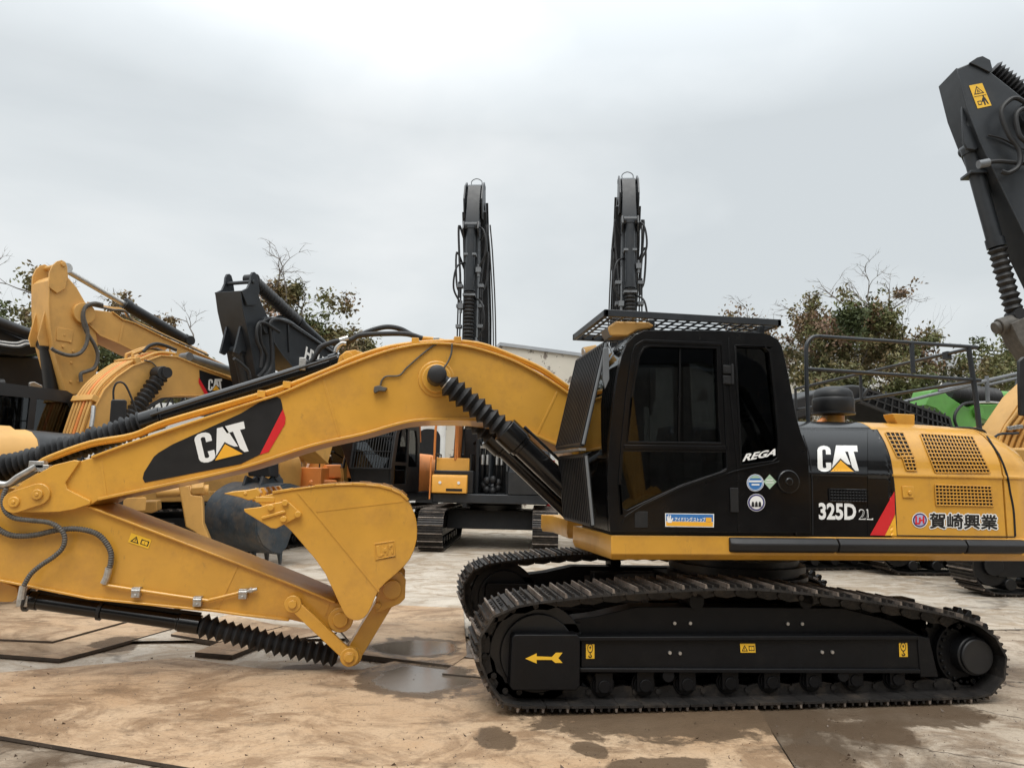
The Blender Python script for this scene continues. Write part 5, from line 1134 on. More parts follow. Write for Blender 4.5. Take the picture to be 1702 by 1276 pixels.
# F: dark excavator facing the camera, boom and arm raised; its copy stands to the right
pf1 = onZ(720, 921, 0); pf2 = onZ(895, 916, 0)
d_ = (pf1-pf2).normalized(); aF = math.degrees(math.atan2(d_.y, d_.x)) - 90
print("F yaw", aF)
aF = 79
mid_ = (pf1+pf2)/2; FFv = Fr(0, 0, aF); cF = mid_ + FFv.U*1.95; LF = Fr(cF.x, cF.y, aF)
gauge = (pf1-pf2).length
mF = thing("excavator", "black excavator facing the camera between its two tracks, arm raised above the curved boom", "excavator", tuple(LF.O), "excavators with raised booms")
undercarriage(LF, mF, gauge=gauge); upper(LF, mF, slate, slate, black, ub=2.9)
def raised(L, root, zt=9.05, off=0.0):
    ub_, w = -2.0, .24
    boomp = [(-.35, 1.55), (.15, 1.6), (.40, 3.2), (.42, 4.5), (.10, 6.0), (-1.45, zt-.35), (-1.75, zt-.7), (-.62, 5.6), (-.35, 4.5), (-.4, 3.2)]
    mb = MB(); mb.prism(L, boomp, -.27, .27); obj("boom_box", mb, slate, root, bevel=.02)
    mb = MB(); mb.strip(L, boomp[1:6], -.31, .31, .025); mb.strip(L, boomp[6:], -.31, .31, .025); obj("boom_flange", mb, slate, root, bevel=.006)
    armp = [(-1.30, zt-.25), (-1.48, zt-.02), (-1.68, zt+.05), (-1.86, zt-.05), (-2.0, zt-.45), (-2.12, zt-1.3), (-2.05, 4.9), (-1.72, 4.8), (-1.45, zt-1.6), (-1.2, zt-.6)]
    mb = MB(); mb.prism(L, armp, -.17, .17); obj("arm_box", mb, slate, root, bevel=.015)
    mb = MB()
    for v in (-.24, .20): mb.prism(L, [(-1.95, zt-.95), (-2.12, zt-.5), (-1.98, zt-.1), (-1.7, zt+.10), (-1.5, zt+.05), (-1.4, zt-.3), (-1.55, zt-.9)], v, v+.04)
    for v in (-.2, .16): mb.prism(L, [(-2.05, zt-1.1), (-2.32, zt-1.15), (-2.38, zt-1.35), (-2.2, zt-1.5), (-2.05, zt-1.45)], v, v+.04)
    mb.vcyl(L, -1.62, -.27, .27, zt-.55, .12, 18); mb.vcyl(L, -1.62, -.25, .25, zt-.02, .06, 14)
    obj("arm_ear", mb, slate, root, bevel=.006)
    cylF(L, (-2.25, zt-1.25), (-2.2, 4.9), 0, .115, root, .56, slate)
    rnd = random.Random(4)
    for s in (-1, 1):
        mb = MB(); mb.tube(cat([L.w(-1.9, s*.2, zt-1.5), L.w(-2.0, s*.34, zt-1.15), L.w(-2.0, s*.31, zt-1.9), L.w(-2.05, s*.26, zt-2.5), L.w(-2.1, s*.25, zt-3.0)], 6), .028, 8)
        mb.tube(cat([L.w(-1.7, s*.2, zt-2.2), L.w(-1.9, s*.39, zt-1.8), L.w(-1.95, s*.36, zt-2.6), L.w(-2.05, s*.24, zt-2.9)], 6), .026, 8)
        for k, vv in enumerate((.23, .29)): mb.tube([L.w(-2.08, s*vv, zt-2.6), L.w(-2.04, s*vv, 5.0)], .018, 6)
        obj("hydraulic_hose", mb, rubber, root)
        mb = MB()
        for z in (zt-2.7, zt-3.2, zt-3.7): mb.box(L, -2.12, -1.95, s*.26-.07, s*.26+.07, z-.04, z+.04)
        obj("pipe_clamp", mb, grey, root, bevel=.004, split=True)
    for s in (-1, 1):
        P = cat([L.w(-1.4, s*.3, zt-.9), L.w(-.95, s*.34, zt-1.6), L.w(.2, s*.33, 6.2), L.w(.75, s*.33, 4.6), L.w(.7, s*.33, 3.2)], 6); mb = MB(); mb.tube(P, .02, 6); mb.tube([p+Vector((.07, .02, 0)) for p in P], .02, 6); obj("boom_pipe", mb, grey, root)
        cylF(L, (-.75, 1.5), (.15, 4.6), s*.42, .11, root, .55, slate)
    for k in range(3):                          # slack service hoses draped beside the arm
        s = (-1, 1, -1)[k]; z_ = zt-1.2-k*.9; mb = MB()
        mb.tube(cat([L.w(-2.1, s*.12, z_), L.w(-2.3, s*.32, z_-.2), L.w(-2.28, s*.38, z_-.7), L.w(-2.2, s*.22, z_-1.05), L.w(-2.12, s*.16, z_-1.2)], 6), .024, 7); obj("service_hose", mb, rubber, root)
        mb = MB(); mb.box(L, -2.26, -2.1, s*.2-.06, s*.2+.06, z_-1.2, z_-1.08); mb.cyl(L.w(-2.2, s*.2, z_-1.3), L.w(-2.2, s*.2, z_-1.0), .035, 8); obj("hose_coupling", mb, grey, root)
    mb = MB(); mb.box(L, -2.34, -2.12, -.15, .15, zt-2.0, zt-1.95); mb.box(L, -2.34, -2.12, -.15, .15, zt-3.0, zt-2.95); obj("cylinder_clamp", mb, grey, root)
    mb = MB(); mb.tube(cat([L.w(-1.5, .1, zt+.02), L.w(-1.5, .13, zt+.2), L.w(-1.5, -.0, zt+.28), L.w(-1.5, -.14, zt+.2), L.w(-1.5, -.12, zt)], 5), .012, 6); obj("lifting_wire", mb, grey, root)
    bucketF(L, root, -1.85, 3.45, .9, slate, w=1.1)
raised(Fr(*LF.w(0, .50, 0).xy, aF-2), mF)
# hoses at the boom foot, tool box, cab trim of F
mb = MB()
for k, v in enumerate((-.24, -.12, .12, .24)):
    mb.tube(cat([LF.w(-.9, v*1.0, 1.5), LF.w(-1.05, v, 2.0), LF.w(-.95, v, 2.45), LF.w(-.6, v*1.6, 2.7), LF.w(-.4, v*2.2, 2.6)], 5), .03, 8)
obj("hydraulic_hose", mb, rubber, mF)
mb = MB()
for v in (-.24, -.12, .12, .24): mb.cyl(LF.w(-1.06, v, 2.05), LF.w(-1.03, v, 2.3), .045, 8)
for v in (-.18, .18): mb.box(LF, -1.06, -1.0, v-.13, v+.13, 2.46, 2.52)
obj("hose_fitting", mb, steel, mF, bevel=.004)
mb = MB()
for k in range(7): a = 2*math.pi*k/7; mb.sphere(LF.w(-1.15+.06*math.cos(a*2), .18*math.cos(a), 1.55+.14*math.sin(a)), .10, 10)
obj("swivel_coupling", mb, rubber, mF)
for s in (-1, 1): mb = MB(); mb.box(LF, -1.0, -.3, s*.38-.05, s*.38+.05, 1.12, 2.9); obj("boom_bracket", mb, slate, mF, bevel=.02)
ob = Fr(*LF.O.xy, aF)
tb = thing("tool_box", "yellow orange tool box with two round lamp marks on the front of the black excavator", "tool box", tuple(LF.w(-1.6, 1.1, 1.35)))
mb = MB(); mb.prism(LF, [(-1.75, 1.35), (-1.75, 1.72), (-1.72, 1.78), (-1.35, 1.8), (-1.3, 2.2), (-.8, 2.2), (-.8, 1.35)], .55, 1.40); obj("box_body", mb, amber, tb, bevel=.02)
mb = MB()
for v in (.75, 1.2): mb.cyl(LF.w(-1.765, v, 1.6), LF.w(-1.745, v, 1.6), .035, 16)
obj("lamp_mark", mb, white, tb)
mb = MB(); mb.box(LF, -1.76, -1.74, .66, 1.05, 1.40, 1.46); obj("box_slot", mb, dark, tb)
mb = MB()
mb.tube(cat([LF.w(-1.3, 1.42, 2.15), LF.w(-1.3, 1.42, 2.6), LF.w(-1.3, 1.40, 3.0), LF.w(-1.3, 1.30, 3.12), LF.w(-1.3, .98, 3.12), LF.w(-1.3, .90, 3.0), LF.w(-1.3, .90, 2.15)], 5), .03, 8)
mb.box(LF, -1.3, -.4, .84, .88, 2.2, 3.05); mb.tube([LF.w(-1.75, 1.44, 1.2), LF.w(-1.7, 1.44, 2.2)], .018, 8)
rl = obj("access_rail", mb, red if False else orange, mF)
def copy_tree(o, parent=None, d=(0, 0, 0)):
    c = o.copy(); COL.objects.link(c); c.parent = parent
    if parent is None: c.location = Vector(o.location) + Vector(d)
    for ch in o.children: copy_tree(ch, c)
    return c
pA_ = ptD(787, 560, 17.0); pB_ = ptD(1056, 560, 16.4); dd = pB_-pA_
mF2 = copy_tree(mF, None, (dd.x, dd.y, 0)); mF2['label'] = "black excavator behind the front cab, its raised arm showing above the roof guard"

# I: large dark arm at the right edge
wI = .42
FI = frD(1640, 400, 9.3, -13)
cI = FI.w(6.2, .3, 0)
mI = thing("excavator", "black excavator at the right edge, its raised arm reaching highest of all", "excavator", (cI.x, cI.y, 0), "excavators parked behind")
LI = Fr(cI.x, cI.y, -13); undercarriage(LI, mI); upper(LI, mI, slate, black, slate)
mb = MB(); mb.prism(FI, [(.55, 5.6), (.6, 6.5), (2.6, 7.0), (4.6, 5.9), (5.95, 3.2), (6.1, 1.7), (5.5, 1.5), (5.0, 3.2), (4.0, 4.9), (2.4, 5.9)], .0, .46); obj("boom_box", mb, slate, mI, bevel=.02)
cylF(FI, (4.9, 1.5), (4.1, 5.2), -.16, .12, mI)
sd = mapz(ZK, [(352,82),(400,62),(430,45),(455,38),(480,55),(490,95),(560,150),(640,215),(720,320),(800,480),(900,800),(1000,1150),(900,1250),(800,1100),(619,735),(510,510),(445,370),(390,230)])
mb = MB(); mb.trace(FI, sd, 0, wI); obj("arm_box", mb, slate, mI, bevel=.015)
mb = MB()
for v in (-.03, wI-.0): mb.prism(FI, tF(FI, mapz(ZK, [(400,62),(430,42),(452,36),(482,52),(492,92),(480,100),(430,75)])), v, v+.03)
sz = tF(FI, [sd[0]]+sd[::-1][:6]); mb.strip(FI, sz, -.02, wI+.02, .02)
c = FI.uz(*ZK(640, 270)); mb.vcyl(FI, c[0], -.12, wI+.1, c[1], .2, 30); obj("arm_flange", mb, slate, mI, bevel=.006)
for v in (.05, wI-.09):
    mb = MB(); mb.prism(FI, tF(FI, mapz(ZK, [(380,195),(390,215),(395,300),(430,330),(455,380),(430,400),(395,395),(382,370),(375,240)]), v), v, v+.04); obj("cylinder_lug", mb, slate, mI, bevel=.008)
a_, b_ = FI.uz(*ZK(405, 395), wI/2), FI.uz(*ZK(585, 1050), wI/2); cylF(FI, a_, b_, wI/2, .098, mI, .60, slate)
mb = MB(); c = FI.w(FI.uz(*ZK(425, 500), wI/2)[0], wI/2, FI.uz(*ZK(425, 500), wI/2)[1]); mb.box(FI, (c-FI.O).dot(FI.U)-.12, (c-FI.O).dot(FI.U)+.12, wI/2-.13, wI/2+.13, c.z-.02, c.z+.02); obj("pipe_clamp", mb, slate, mI, bevel=.005)
mb = MB(); p0 = FI.hit(*ZK(520, 1095), .2); p1 = FI.hit(*ZK(640, 1060), .2); mb.cyl(p0, p1, .11, 24); mb.cyl(p0-(p1-p0).normalized()*.06, p0, .08, 16); mb.trace(FI, mapz(ZK, [(570,1080),(640,1050),(760,1100),(760,1300),(660,1230),(600,1150)]), .05, .35); obj("linkage", mb, hose, mI, bevel=.008)
for pts, v in (([(680,455),(600,452),(520,445),(460,452)], -.12), ([(700,280),(600,200),(550,215),(530,260),(560,340),(600,400),(600,460),(560,490),(530,485)], -.16), ([(720,320),(640,240),(590,260),(600,340),(640,400),(640,600)], -.2), ([(700,430),(600,390),(530,355),(478,342)], -.03)):
    hoseF(FI, [FI.uz(*ZK(x, y), v) for x, y in pts], v, .030 if v < -.05 else .012, mI, rubber)
mb = MB(); mb.cyl(FI.hit(*ZK(440,458), -.12), FI.hit(*ZK(480,450), -.12), .055, 14); obj("hose_fitting", mb, grey, mI)
mb = MB(); mb.bellows(FI.hit(*ZK(490, 85), .2), FI.hit(*ZK(660, 220), .2), .10, .15, 12, 18); obj("arm_cylinder_bellows", mb, rubber, mI)
warn_sticker([ZK(437,238), ZK(492,226), ZK(455,138), ZK(403,148)], FI, 0, mI, "tall", off=.006)
mb = MB(); mb.prism(FI, [(sz[-1][0]+.2, 2.2), (sz[-1][0]+1.1, 2.2), (sz[-1][0]+1.6, 4.6), (sz[-1][0]+.9, 4.4)], .0, wI); obj("arm_tip", mb, slate, mI, bevel=.01)
mb = MB(); mb.trace(FI, [(1694,690),(1692,600),(1700,592),(1726,592),(1728,694)], -.9, -.86); obj("side_mirror", mb, black, mI, bevel=.03)

# G: green excavator, arm folded
FG = frD(1620, 690, 17.5, 12)
cG = FG.w(5.8, .3, 0); LG = Fr(cG.x, cG.y, 12)
mG = thing("excavator", "bright green excavator at right behind the engine cover, its boom lowered", "excavator", (cG.x, cG.y, 0), "excavators parked behind")
undercarriage(LG, mG); upper(LG, mG, green, green)
mb = MB(); mb.trace(FG, mapz(ZB, [(752,445),(775,375),(800,366),(830,370),(860,400),(920,440),(1000,480),(1010,600),(1000,700),(930,760),(880,740),(870,600),(850,500),(800,460)]), 0, .5); obj("arm_box", mb, green, mG, bevel=.02)
mb = MB(); mb.trace(FG, mapz(ZB, [(960,470),(1000,440),(1100,440),(1250,440),(1500,470),(1700,560),(1700,640),(1400,570),(1250,545),(1050,520),(990,500)]), .02, .48); mb.vcyl(FG, FG.uz(*ZB(995,478))[0], -.08, .58, FG.uz(*ZB(995,478))[1], .16, 20); obj("boom_box", mb, green, mG, bevel=.02)
mb = MB(); mb.bellows(FG.hit(*ZB(845, 385), .25), FG.hit(*ZB(1085, 412), .25), .22, .27, 14, 18, jit=.04); obj("cylinder_bellows", mb, rubber, mG)
mb = MB(); mb.cyl(FG.hit(*ZB(1085, 412), .25), FG.hit(*ZB(1500, 430), .25), .2, 20); obj("arm_cylinder", mb, green, mG)
hoseF(FG, [FG.uz(*ZB(x, y), -.1) for x, y in [(985,430),(930,440),(895,480),(890,520),(910,560),(950,580)]], -.1, .035, mG, rubber)
hoseF(FG, [FG.uz(*ZB(x, y), -.1) for x, y in [(985,432),(1060,430),(1150,436),(1400,440)]], -.1, .03, mG, steel)
bucketF(FG, mG, FG.uz(*ZB(900, 700))[0]-.2, .2, 1.0, green)

# J: yellow excavator at the right edge, boom foot with pipes
FJ = frD(1680, 720, 12.5, -8)
cJ = FJ.w(1.0, .8, 0); LJ = Fr(cJ.x, cJ.y, 155)
mJ = thing("excavator", "yellow excavator at the right edge with parallel pipes clamped over its boom foot", "excavator", (cJ.x, cJ.y, 0), "excavators parked behind")
LJ2 = frD(1700, 880, 13.4, -4); undercarriage(LJ2, mJ)
mb = MB(); mb.trace(FJ, [(1672,744),(1720,744),(1850,750),(1850,900),(1672,900)], -.6, .6); obj("engine_cover", mb, yellow_far, mJ, bevel=.04)
mb = MB(); mb.trace(FJ, [(1648,745),(1668,705),(1702,655),(1760,600),(1830,600),(1760,700),(1740,745)], 0, .55); obj("boom_box", mb, yellow_far, mJ, bevel=.01)
for k in range(5):
    hoseF(FJ, [FJ.uz(x+k*9, y+k*4, 0) for x, y in [(1655,746),(1668,712),(1684,690),(1702,662),(1740,612)]], -.04, .03, mJ, yellow_far, "boom_pipe")
mb = MB()
for k in range(4): c = FJ.uz(1677+k*6, 712-k*1, -.08); mb.box(FJ, c[0]-.035, c[0]+.035, -.12, -.03, c[1]-.035, c[1]+.035)
obj("pipe_clamp", mb, steel, mJ, bevel=.006, split=True)
mb = MB(); mb.trace(FJ, [(1632,708),(1672,706),(1672,722),(1636,724)], .6, 1.0); obj("rear_panel", mb, yellow_far, mJ, bevel=.01)
mb = MB()
for x0, y0, x1, y1 in ((1500,668,1702,618),(1560,650,1702,618),(1640,640,1760,612)): mb.cyl(FJ.hit(x0, y0, 3.0), FJ.hit(x1, y1, 3.0), .035, 8)
for x in (1640, 1690): mb.cyl(FJ.hit(x, 625, 3.0), FJ.hit(x+2, 668, 3.0), .04, 8)
sc_ = tag(obj("scaffold_rail", mb, [grey]), "grey sloping scaffold rails behind the green excavator boom", "scaffold rail")

# K: black machine behind the engine cover with a perforated step deck
FK = frD(1450, 690, 14.6, 8)
cK = FK.w(.6, 2.2, 0); LK = Fr(cK.x, cK.y, 188)
mK = thing("excavator", "black excavator behind the front engine cover, with a perforated sloping step deck", "excavator", (cK.x, cK.y, 0), "excavators parked behind")
undercarriage(LK, mK)
mb = MB(); mb.box(FK, -2.2, 2.6, .1, 2.7, 1.12, 1.8); obj("engine_cover", mb, black, mK, bevel=.06)
mb = MB(); mb.trace(FK, mapz(ZB, [(120,410),(250,372),(350,350),(400,345),(450,350),(485,375),(480,410),(400,440),(300,470),(120,520)]), .1, 1.4); obj("cover_dome", mb, black, mK, bevel=.05, seg=3)
tl_ = [FK.uz(*ZB(x, y)) for x, y in [(470,370),(620,420),(760,470),(860,505)]]; bl_ = [FK.uz(*ZB(x, y)) for x, y in [(430,425),(620,500),(760,545),(880,580)]]
mb = MB(); mb.strip(FK, tl_, -.02, .05, .05); mb.strip(FK, bl_, -.02, .05, .05); mb.strip(FK, [tl_[0], bl_[0]], -.02, .05, .05); mb.strip(FK, [tl_[-1], bl_[-1]], -.02, .05, .06)
def lp_(P, t): 
    t *= len(P)-1; i = min(int(t), len(P)-2); return tuple(Vector(P[i]).lerp(Vector(P[i+1]), t-i))
for k in range(1, 15): mb.strip(FK, [lp_(tl_, k/15), lp_(bl_, k/15)], -.01, .04, .035)
mb.strip(FK, [tuple(Vector(lp_(tl_, k/8)).lerp(Vector(lp_(bl_, k/8)), .5)) for k in range(9)], -.01, .04, .03)
for k in range(12): c = lp_(tl_, (k+.5)/12); mb.tube(cat([FK.w(c[0]-.06, .0, c[1]), FK.w(c[0]-.02, .0, c[1]+.08), FK.w(c[0]+.08, .1, c[1]+.02)], 4), .014, 6)
obj("step_grating", mb, black, mK)
mb = MB(); mb.prism(FK, tl_[:1]+tl_+bl_[::-1], .12, 1.2); obj("step_deck", mb, dark, mK)


# L, M: machines glimpsed between the boom and the folded arm
FLm = frD(255, 860, 15.5, 40); mL = thing("excavator", "yellow excavator glimpsed between the front boom and folded arm, its tracks showing", "excavator", tuple(FLm.w(0, 0, 0)), "excavators parked behind")
undercarriage(FLm, mL); upper(FLm, mL, yellow_far, black, yellow_far, cab=False)
FMm = frD(395, 850, 21.5, 60); mN = thing("excavator", "black excavator deep in the row behind the blue-black bucket", "excavator", tuple(FMm.w(0, 0, 0)), "excavators parked behind")
undercarriage(FMm, mN); upper(FMm, mN, black, black, slate)
mb = MB(); mb.prism(FMm, [(-.5, 1.6), (-.2, 1.9), (-1.2, 4.2), (-2.6, 4.6), (-4.6, 3.2), (-4.4, 2.9), (-2.6, 4.0), (-1.5, 3.6)], -.28, .28); obj("boom_box", mb, slate, mN, bevel=.02)

# ------------------------------------------------------------------ buildings
wallm = mat("peeling_beige_render", (.60, .56, .48), .85, vary=.06, vscale=.6, dirt=(.16, .13, .11), dscale=1.6, dlo=.545, dhi=.56, damt=.9, bump=.3, bscale=12)
whitem = mat("white_cladding", (.72, .72, .70), .7, vary=.06, dirt=(.45, .42, .38), dscale=.8)
corrug = mat("brown_grey_cladding", (.16, .15, .135), .75, vary=.2, vscale=1.5, dirt=(.035, .03, .027), dscale=.7)
roofm = mat("grey_roof_sheet", (.34, .36, .38), .55, vary=.1)
FW_ = frD(900, 640, 26, 3)
bd = thing("workshop_building", "beige workshop with peeling render along its top and dark rounded openings below", "building", tuple(FW_.w(0, 0, 0)))
top = tF(FW_, [(830,572),(862,576),(1012,596),(1400,640)]); tl0 = (top[0][0]-.4, top[0][1])
t0 = (FW_.uz(560, 700)[0], top[0][1]*.62)
hs_ = []
mb = MB(); wallp = [(t0[0], 0), (t0[0], FW_.uz(600, 690)[1]), FW_.uz(820, 690), (top[0][0], top[0][1]), top[1], top[2], top[3], (top[3][0], 0)]
def rr_open(x0, x1, y0, y1): a = FW_.uz(x0, y1); b = FW_.uz(x1, y0); return _rr(a[0], b[0], .02, b[1], .35, 4)
ho = [rr_open(692, 731, 712, 900), rr_open(757, 800, 711, 900), rr_open(835, 872, 720, 900)]
mb.prism(FW_, wallp, 0, .25, holes=ho); obj("wall", mb, wallm, bd)
mb = MB(); mb.box(FW_, t0[0], top[3][0], .3, 8, 0, 3.6); obj("interior", mb, dark, bd)  # solid near-black block behind the openings, its colour standing in for an unlit room
mb = MB(); mb.strip(FW_, [top[0], top[1], top[2], top[3]], -.08, 8, .12); obj("roof", mb, roofm, bd)
mb = MB()
for x in (905, 960): a = FW_.uz(x, 600); mb.box(FW_, a[0]-.02, a[0]+.02, -.01, .02, 2, a[1]-.3)
obj("wall_joint", mb, hose, bd)
FW2 = frD(640, 700, 24.5, 3)
sh = thing("storage_shed", "white shed seen under the curved boom left of the dark openings", "shed", tuple(FW2.w(0, 0, 0)))
a0 = FW2.uz(540, 690); a1 = FW2.uz(745, 694)
mb = MB(); mb.box(FW2, a0[0], a1[0], 0, 4, 0, a1[1]+.35); obj("wall", mb, whitem, sh, bevel=.3)
mb = MB(); mb.strip(FW2, [(a0[0]-.1, a1[1]+.42), (a1[0]+.1, a1[1]+.42)], -.2, 4.2, .08); obj("roof", mb, roofm, sh)
mb = MB(); 
for x0, x1 in ((695,730),(640,672)): p = FW2.uz(x0, 712); q = FW2.uz(x1, 780); mb.prism(FW2, _rr(p[0], q[0], .05, p[1], .3), -.02, .01)
obj("door", mb, dark, sh)
cl = thing("striped_column", "red and white banded post beside the dark boom cylinders", "post", tuple(ptD(915, 800, 20)))
pc = ptD(915, 800, 20)
for k in range(9): mb = MB(); mb.cyl((pc.x, pc.y, k*.45), (pc.x, pc.y, k*.45+.45), .12, 14); obj("band", mb, [red, white][k % 2], cl)
# left: shed with lattice girder
FT = frD(300, 670, 24, 4)
tb2 = thing("open_shed", "white open shed with a black lattice girder behind the yellow curved boom", "shed", tuple(FT.w(0, 0, 0)))
a0 = FT.uz(150, 655); a1 = FT.uz(470, 662)
mb = MB(); mb.box(FT, a0[0], a1[0], .5, .7, 0, a0[1]-.15); obj("wall", mb, whitem, tb2)
mb = MB(); z1_, z0_ = a0[1]+.05, a0[1]-.55
mb.cyl(FT.w(a0[0], 0, z1_), FT.w(a1[0], 0, z1_), .05, 6); mb.cyl(FT.w(a0[0], 0, z0_), FT.w(a1[0], 0, z0_), .05, 6); n_k = 16
for k in range(n_k):
    u0 = a0[0]+(a1[0]-a0[0])*k/n_k; u1 = a0[0]+(a1[0]-a0[0])*(k+1)/n_k
    mb.cyl(FT.w(u0, 0, z0_), FT.w((u0+u1)/2, 0, z1_), .03, 5); mb.cyl(FT.w((u0+u1)/2, 0, z1_), FT.w(u1, 0, z0_), .03, 5)
obj("lattice_girder", mb, black, tb2)
# far sheds and canopy at right
FR = frD(1600, 640, 55, 8)
cn = thing("canopy", "grey flat canopy roof on posts behind the conifers", "canopy", tuple(FR.w(0, 0, 0)))
p0, p1 = FR.uz(1545, 606), FR.uz(1650, 590)
mb = MB(); mb.box(FR, p0[0]+.6, p1[0]-.8, 0, 1.6, p0[1]+.05, p0[1]+.35); obj("roof", mb, roofm, cn)
mb = MB()
for u in (p0[0]+.5, (p0[0]+p1[0])/2+1, p1[0]-1.2): mb.box(FR, u-.15, u+.15, 1, 1.3, 0, p0[1]-.2)
obj("post", mb, roofm, cn)
FR2 = frD(1600, 660, 62, 6); wh = thing("warehouse", "long low pale warehouse on the horizon at right", "building", tuple(FR2.w(0, 0, 0)))
p0, p1 = FR2.uz(1180, 640), FR2.uz(1980, 636)
mb = MB(); mb.box(FR2, p0[0], p1[0], 0, 12, 0, p1[1]); obj("wall", mb, whitem, wh)
mb = MB(); mb.box(FR2, p0[0]-.5, p1[0]+.5, -.5, 12.5, p1[1]+.01, p1[1]+.7); obj("roof", mb, roofm, wh)
# the yard's buildings behind the camera (seen mirrored in paint and glass)
bw = thing("warehouse", "long dark clad warehouse facing the parked machines", "building", (2, -9, 0)); FBk = Fr(2, -8, 0)
mb = MB()
for k in range(-26, 26): mb.box(FBk, k*1.0+.0, k*1.0+.55, -.08, 0, 0, 7.2)
mb.box(FBk, -27, 27, -6, -.08, 0, 7.2); obj("wall", mb, corrug, bw)
mb = MB(); mb.box(FBk, -27.5, 27.5, -7, .6, 7.2, 7.4); obj("roof", mb, roofm, bw)
for k in (-14, -2, 9): mb = MB(); mb.box(FBk, k, k+5.5, 0, .05, 0, 4.6); obj("rolling_door", mb, grey, bw)
LM = Fr(10.2, -4.6, 8)
mM = thing("excavator", "yellow excavator across the aisle, facing the parked row", "excavator", (10.2, -4.6, 0))
undercarriage(LM, mM); upper(LM, mM, slate, black, yellow_far)
mb = MB(); mb.prism(LM, [(-.7, 1.6), (-.3, 1.9), (-1.6, 4.6), (-3.0, 5.3), (-5.2, 4.9), (-5.1, 4.5), (-3.0, 4.6), (-2.0, 4.0)], -.3, .3); obj("boom_box", mb, slate, mM, bevel=.02)
mb = MB(); mb.prism(LM, [(-4.9, 5.5), (-5.3, 5.5), (-5.6, 4.6), (-4.7, 1.3), (-4.4, 1.3), (-4.8, 4.4)], -.28, .28); obj("arm_box", mb, yellow_far, mM, bevel=.02)
cylF(LM, (-1.0, 1.4), (-2.2, 4.4), -.42, .12, mM); bucketF(LM, mM, -4.3, .2, .95, yellow_far, flip=1)

# ------------------------------------------------------------------ trees
def leafmat(name, cols):
    m_ = bpy.data.materials.new(name); m_.use_nodes = True; n = m_.node_tree.nodes; l = m_.node_tree.links; b = n["Principled BSDF"]
    a = n.new("ShaderNodeAttribute"); a.attribute_name = "leaf_kind"; r = n.new("ShaderNodeValToRGB"); r.color_ramp.interpolation = 'LINEAR'
    el = r.color_ramp.elements; el[0].color = cols[0]+(1,); el[1].color = cols[-1]+(1,)
    for i, c in enumerate(cols[1:-1]): e_ = el.new((i+1)/(len(cols)-1)); e_.color = c+(1,)
    l.new(a.outputs["Fac"], r.inputs[0]); l.new(r.outputs[0], b.inputs["Base Color"]); b.inputs["Roughness"].default_value = .6; b.inputs["Specular IOR Level"].default_value = .25
    return m_
leaf_au = leafmat("autumn_leaves", [(.065, .070, .028), (.11, .105, .042), (.155, .130, .055), (.185, .125, .062), (.24, .155, .105)])
leaf_gr = leafmat("green_brown_leaves", [(.058, .075, .030), (.10, .115, .042), (.135, .135, .055), (.165, .14, .062), (.20, .14, .075)])
leaf_dk = leafmat("conifer_needles", [(.012, .022, .010), (.02, .032, .014), (.03, .04, .018)])
bark = mat("bark", (.07, .058, .047), .85, vary=.3, vscale=5, bump=.4, bscale=18)
twigm = mat("bare_twig", (.17, .15, .135), .85, vary=.2)
def leaves(name, pts, size, m_, parent, seed, tintf=None):
    """many small folded leaf faces at the given points"""
    rnd = random.Random(seed); V = []; Fc = []; K = []
    for p in pts:
        c = Vector(p); a = Vector((rnd.gauss(0, 1), rnd.gauss(0, 1), rnd.gauss(0, 1))).normalized(); b = a.orthogonal().normalized(); b.rotate(Matrix.Rotation(rnd.uniform(0, 6.28), 3, a)); d = a.cross(b)
        s = size*rnd.uniform(.55, 1.25); o = len(V)
        V += [c+b*s, c+d*s*.45+a*s*.12, c-b*s*.8, c-d*s*.45+a*s*.12]; Fc.append((o, o+1, o+2, o+3)); K.append(tintf(c, rnd) if tintf else rnd.random())
    off = Vector(parent['_w']); me = bpy.data.meshes.new(name); me.from_pydata([tuple(v-off) for v in V], [], Fc)
    at_ = me.attributes.new("leaf_kind", 'FLOAT', 'FACE'); at_.data.foreach_set("value", K); me.materials.append(m_)
    o = bpy.data.objects.new(name, me); COL.objects.link(o); o.parent = parent; return o
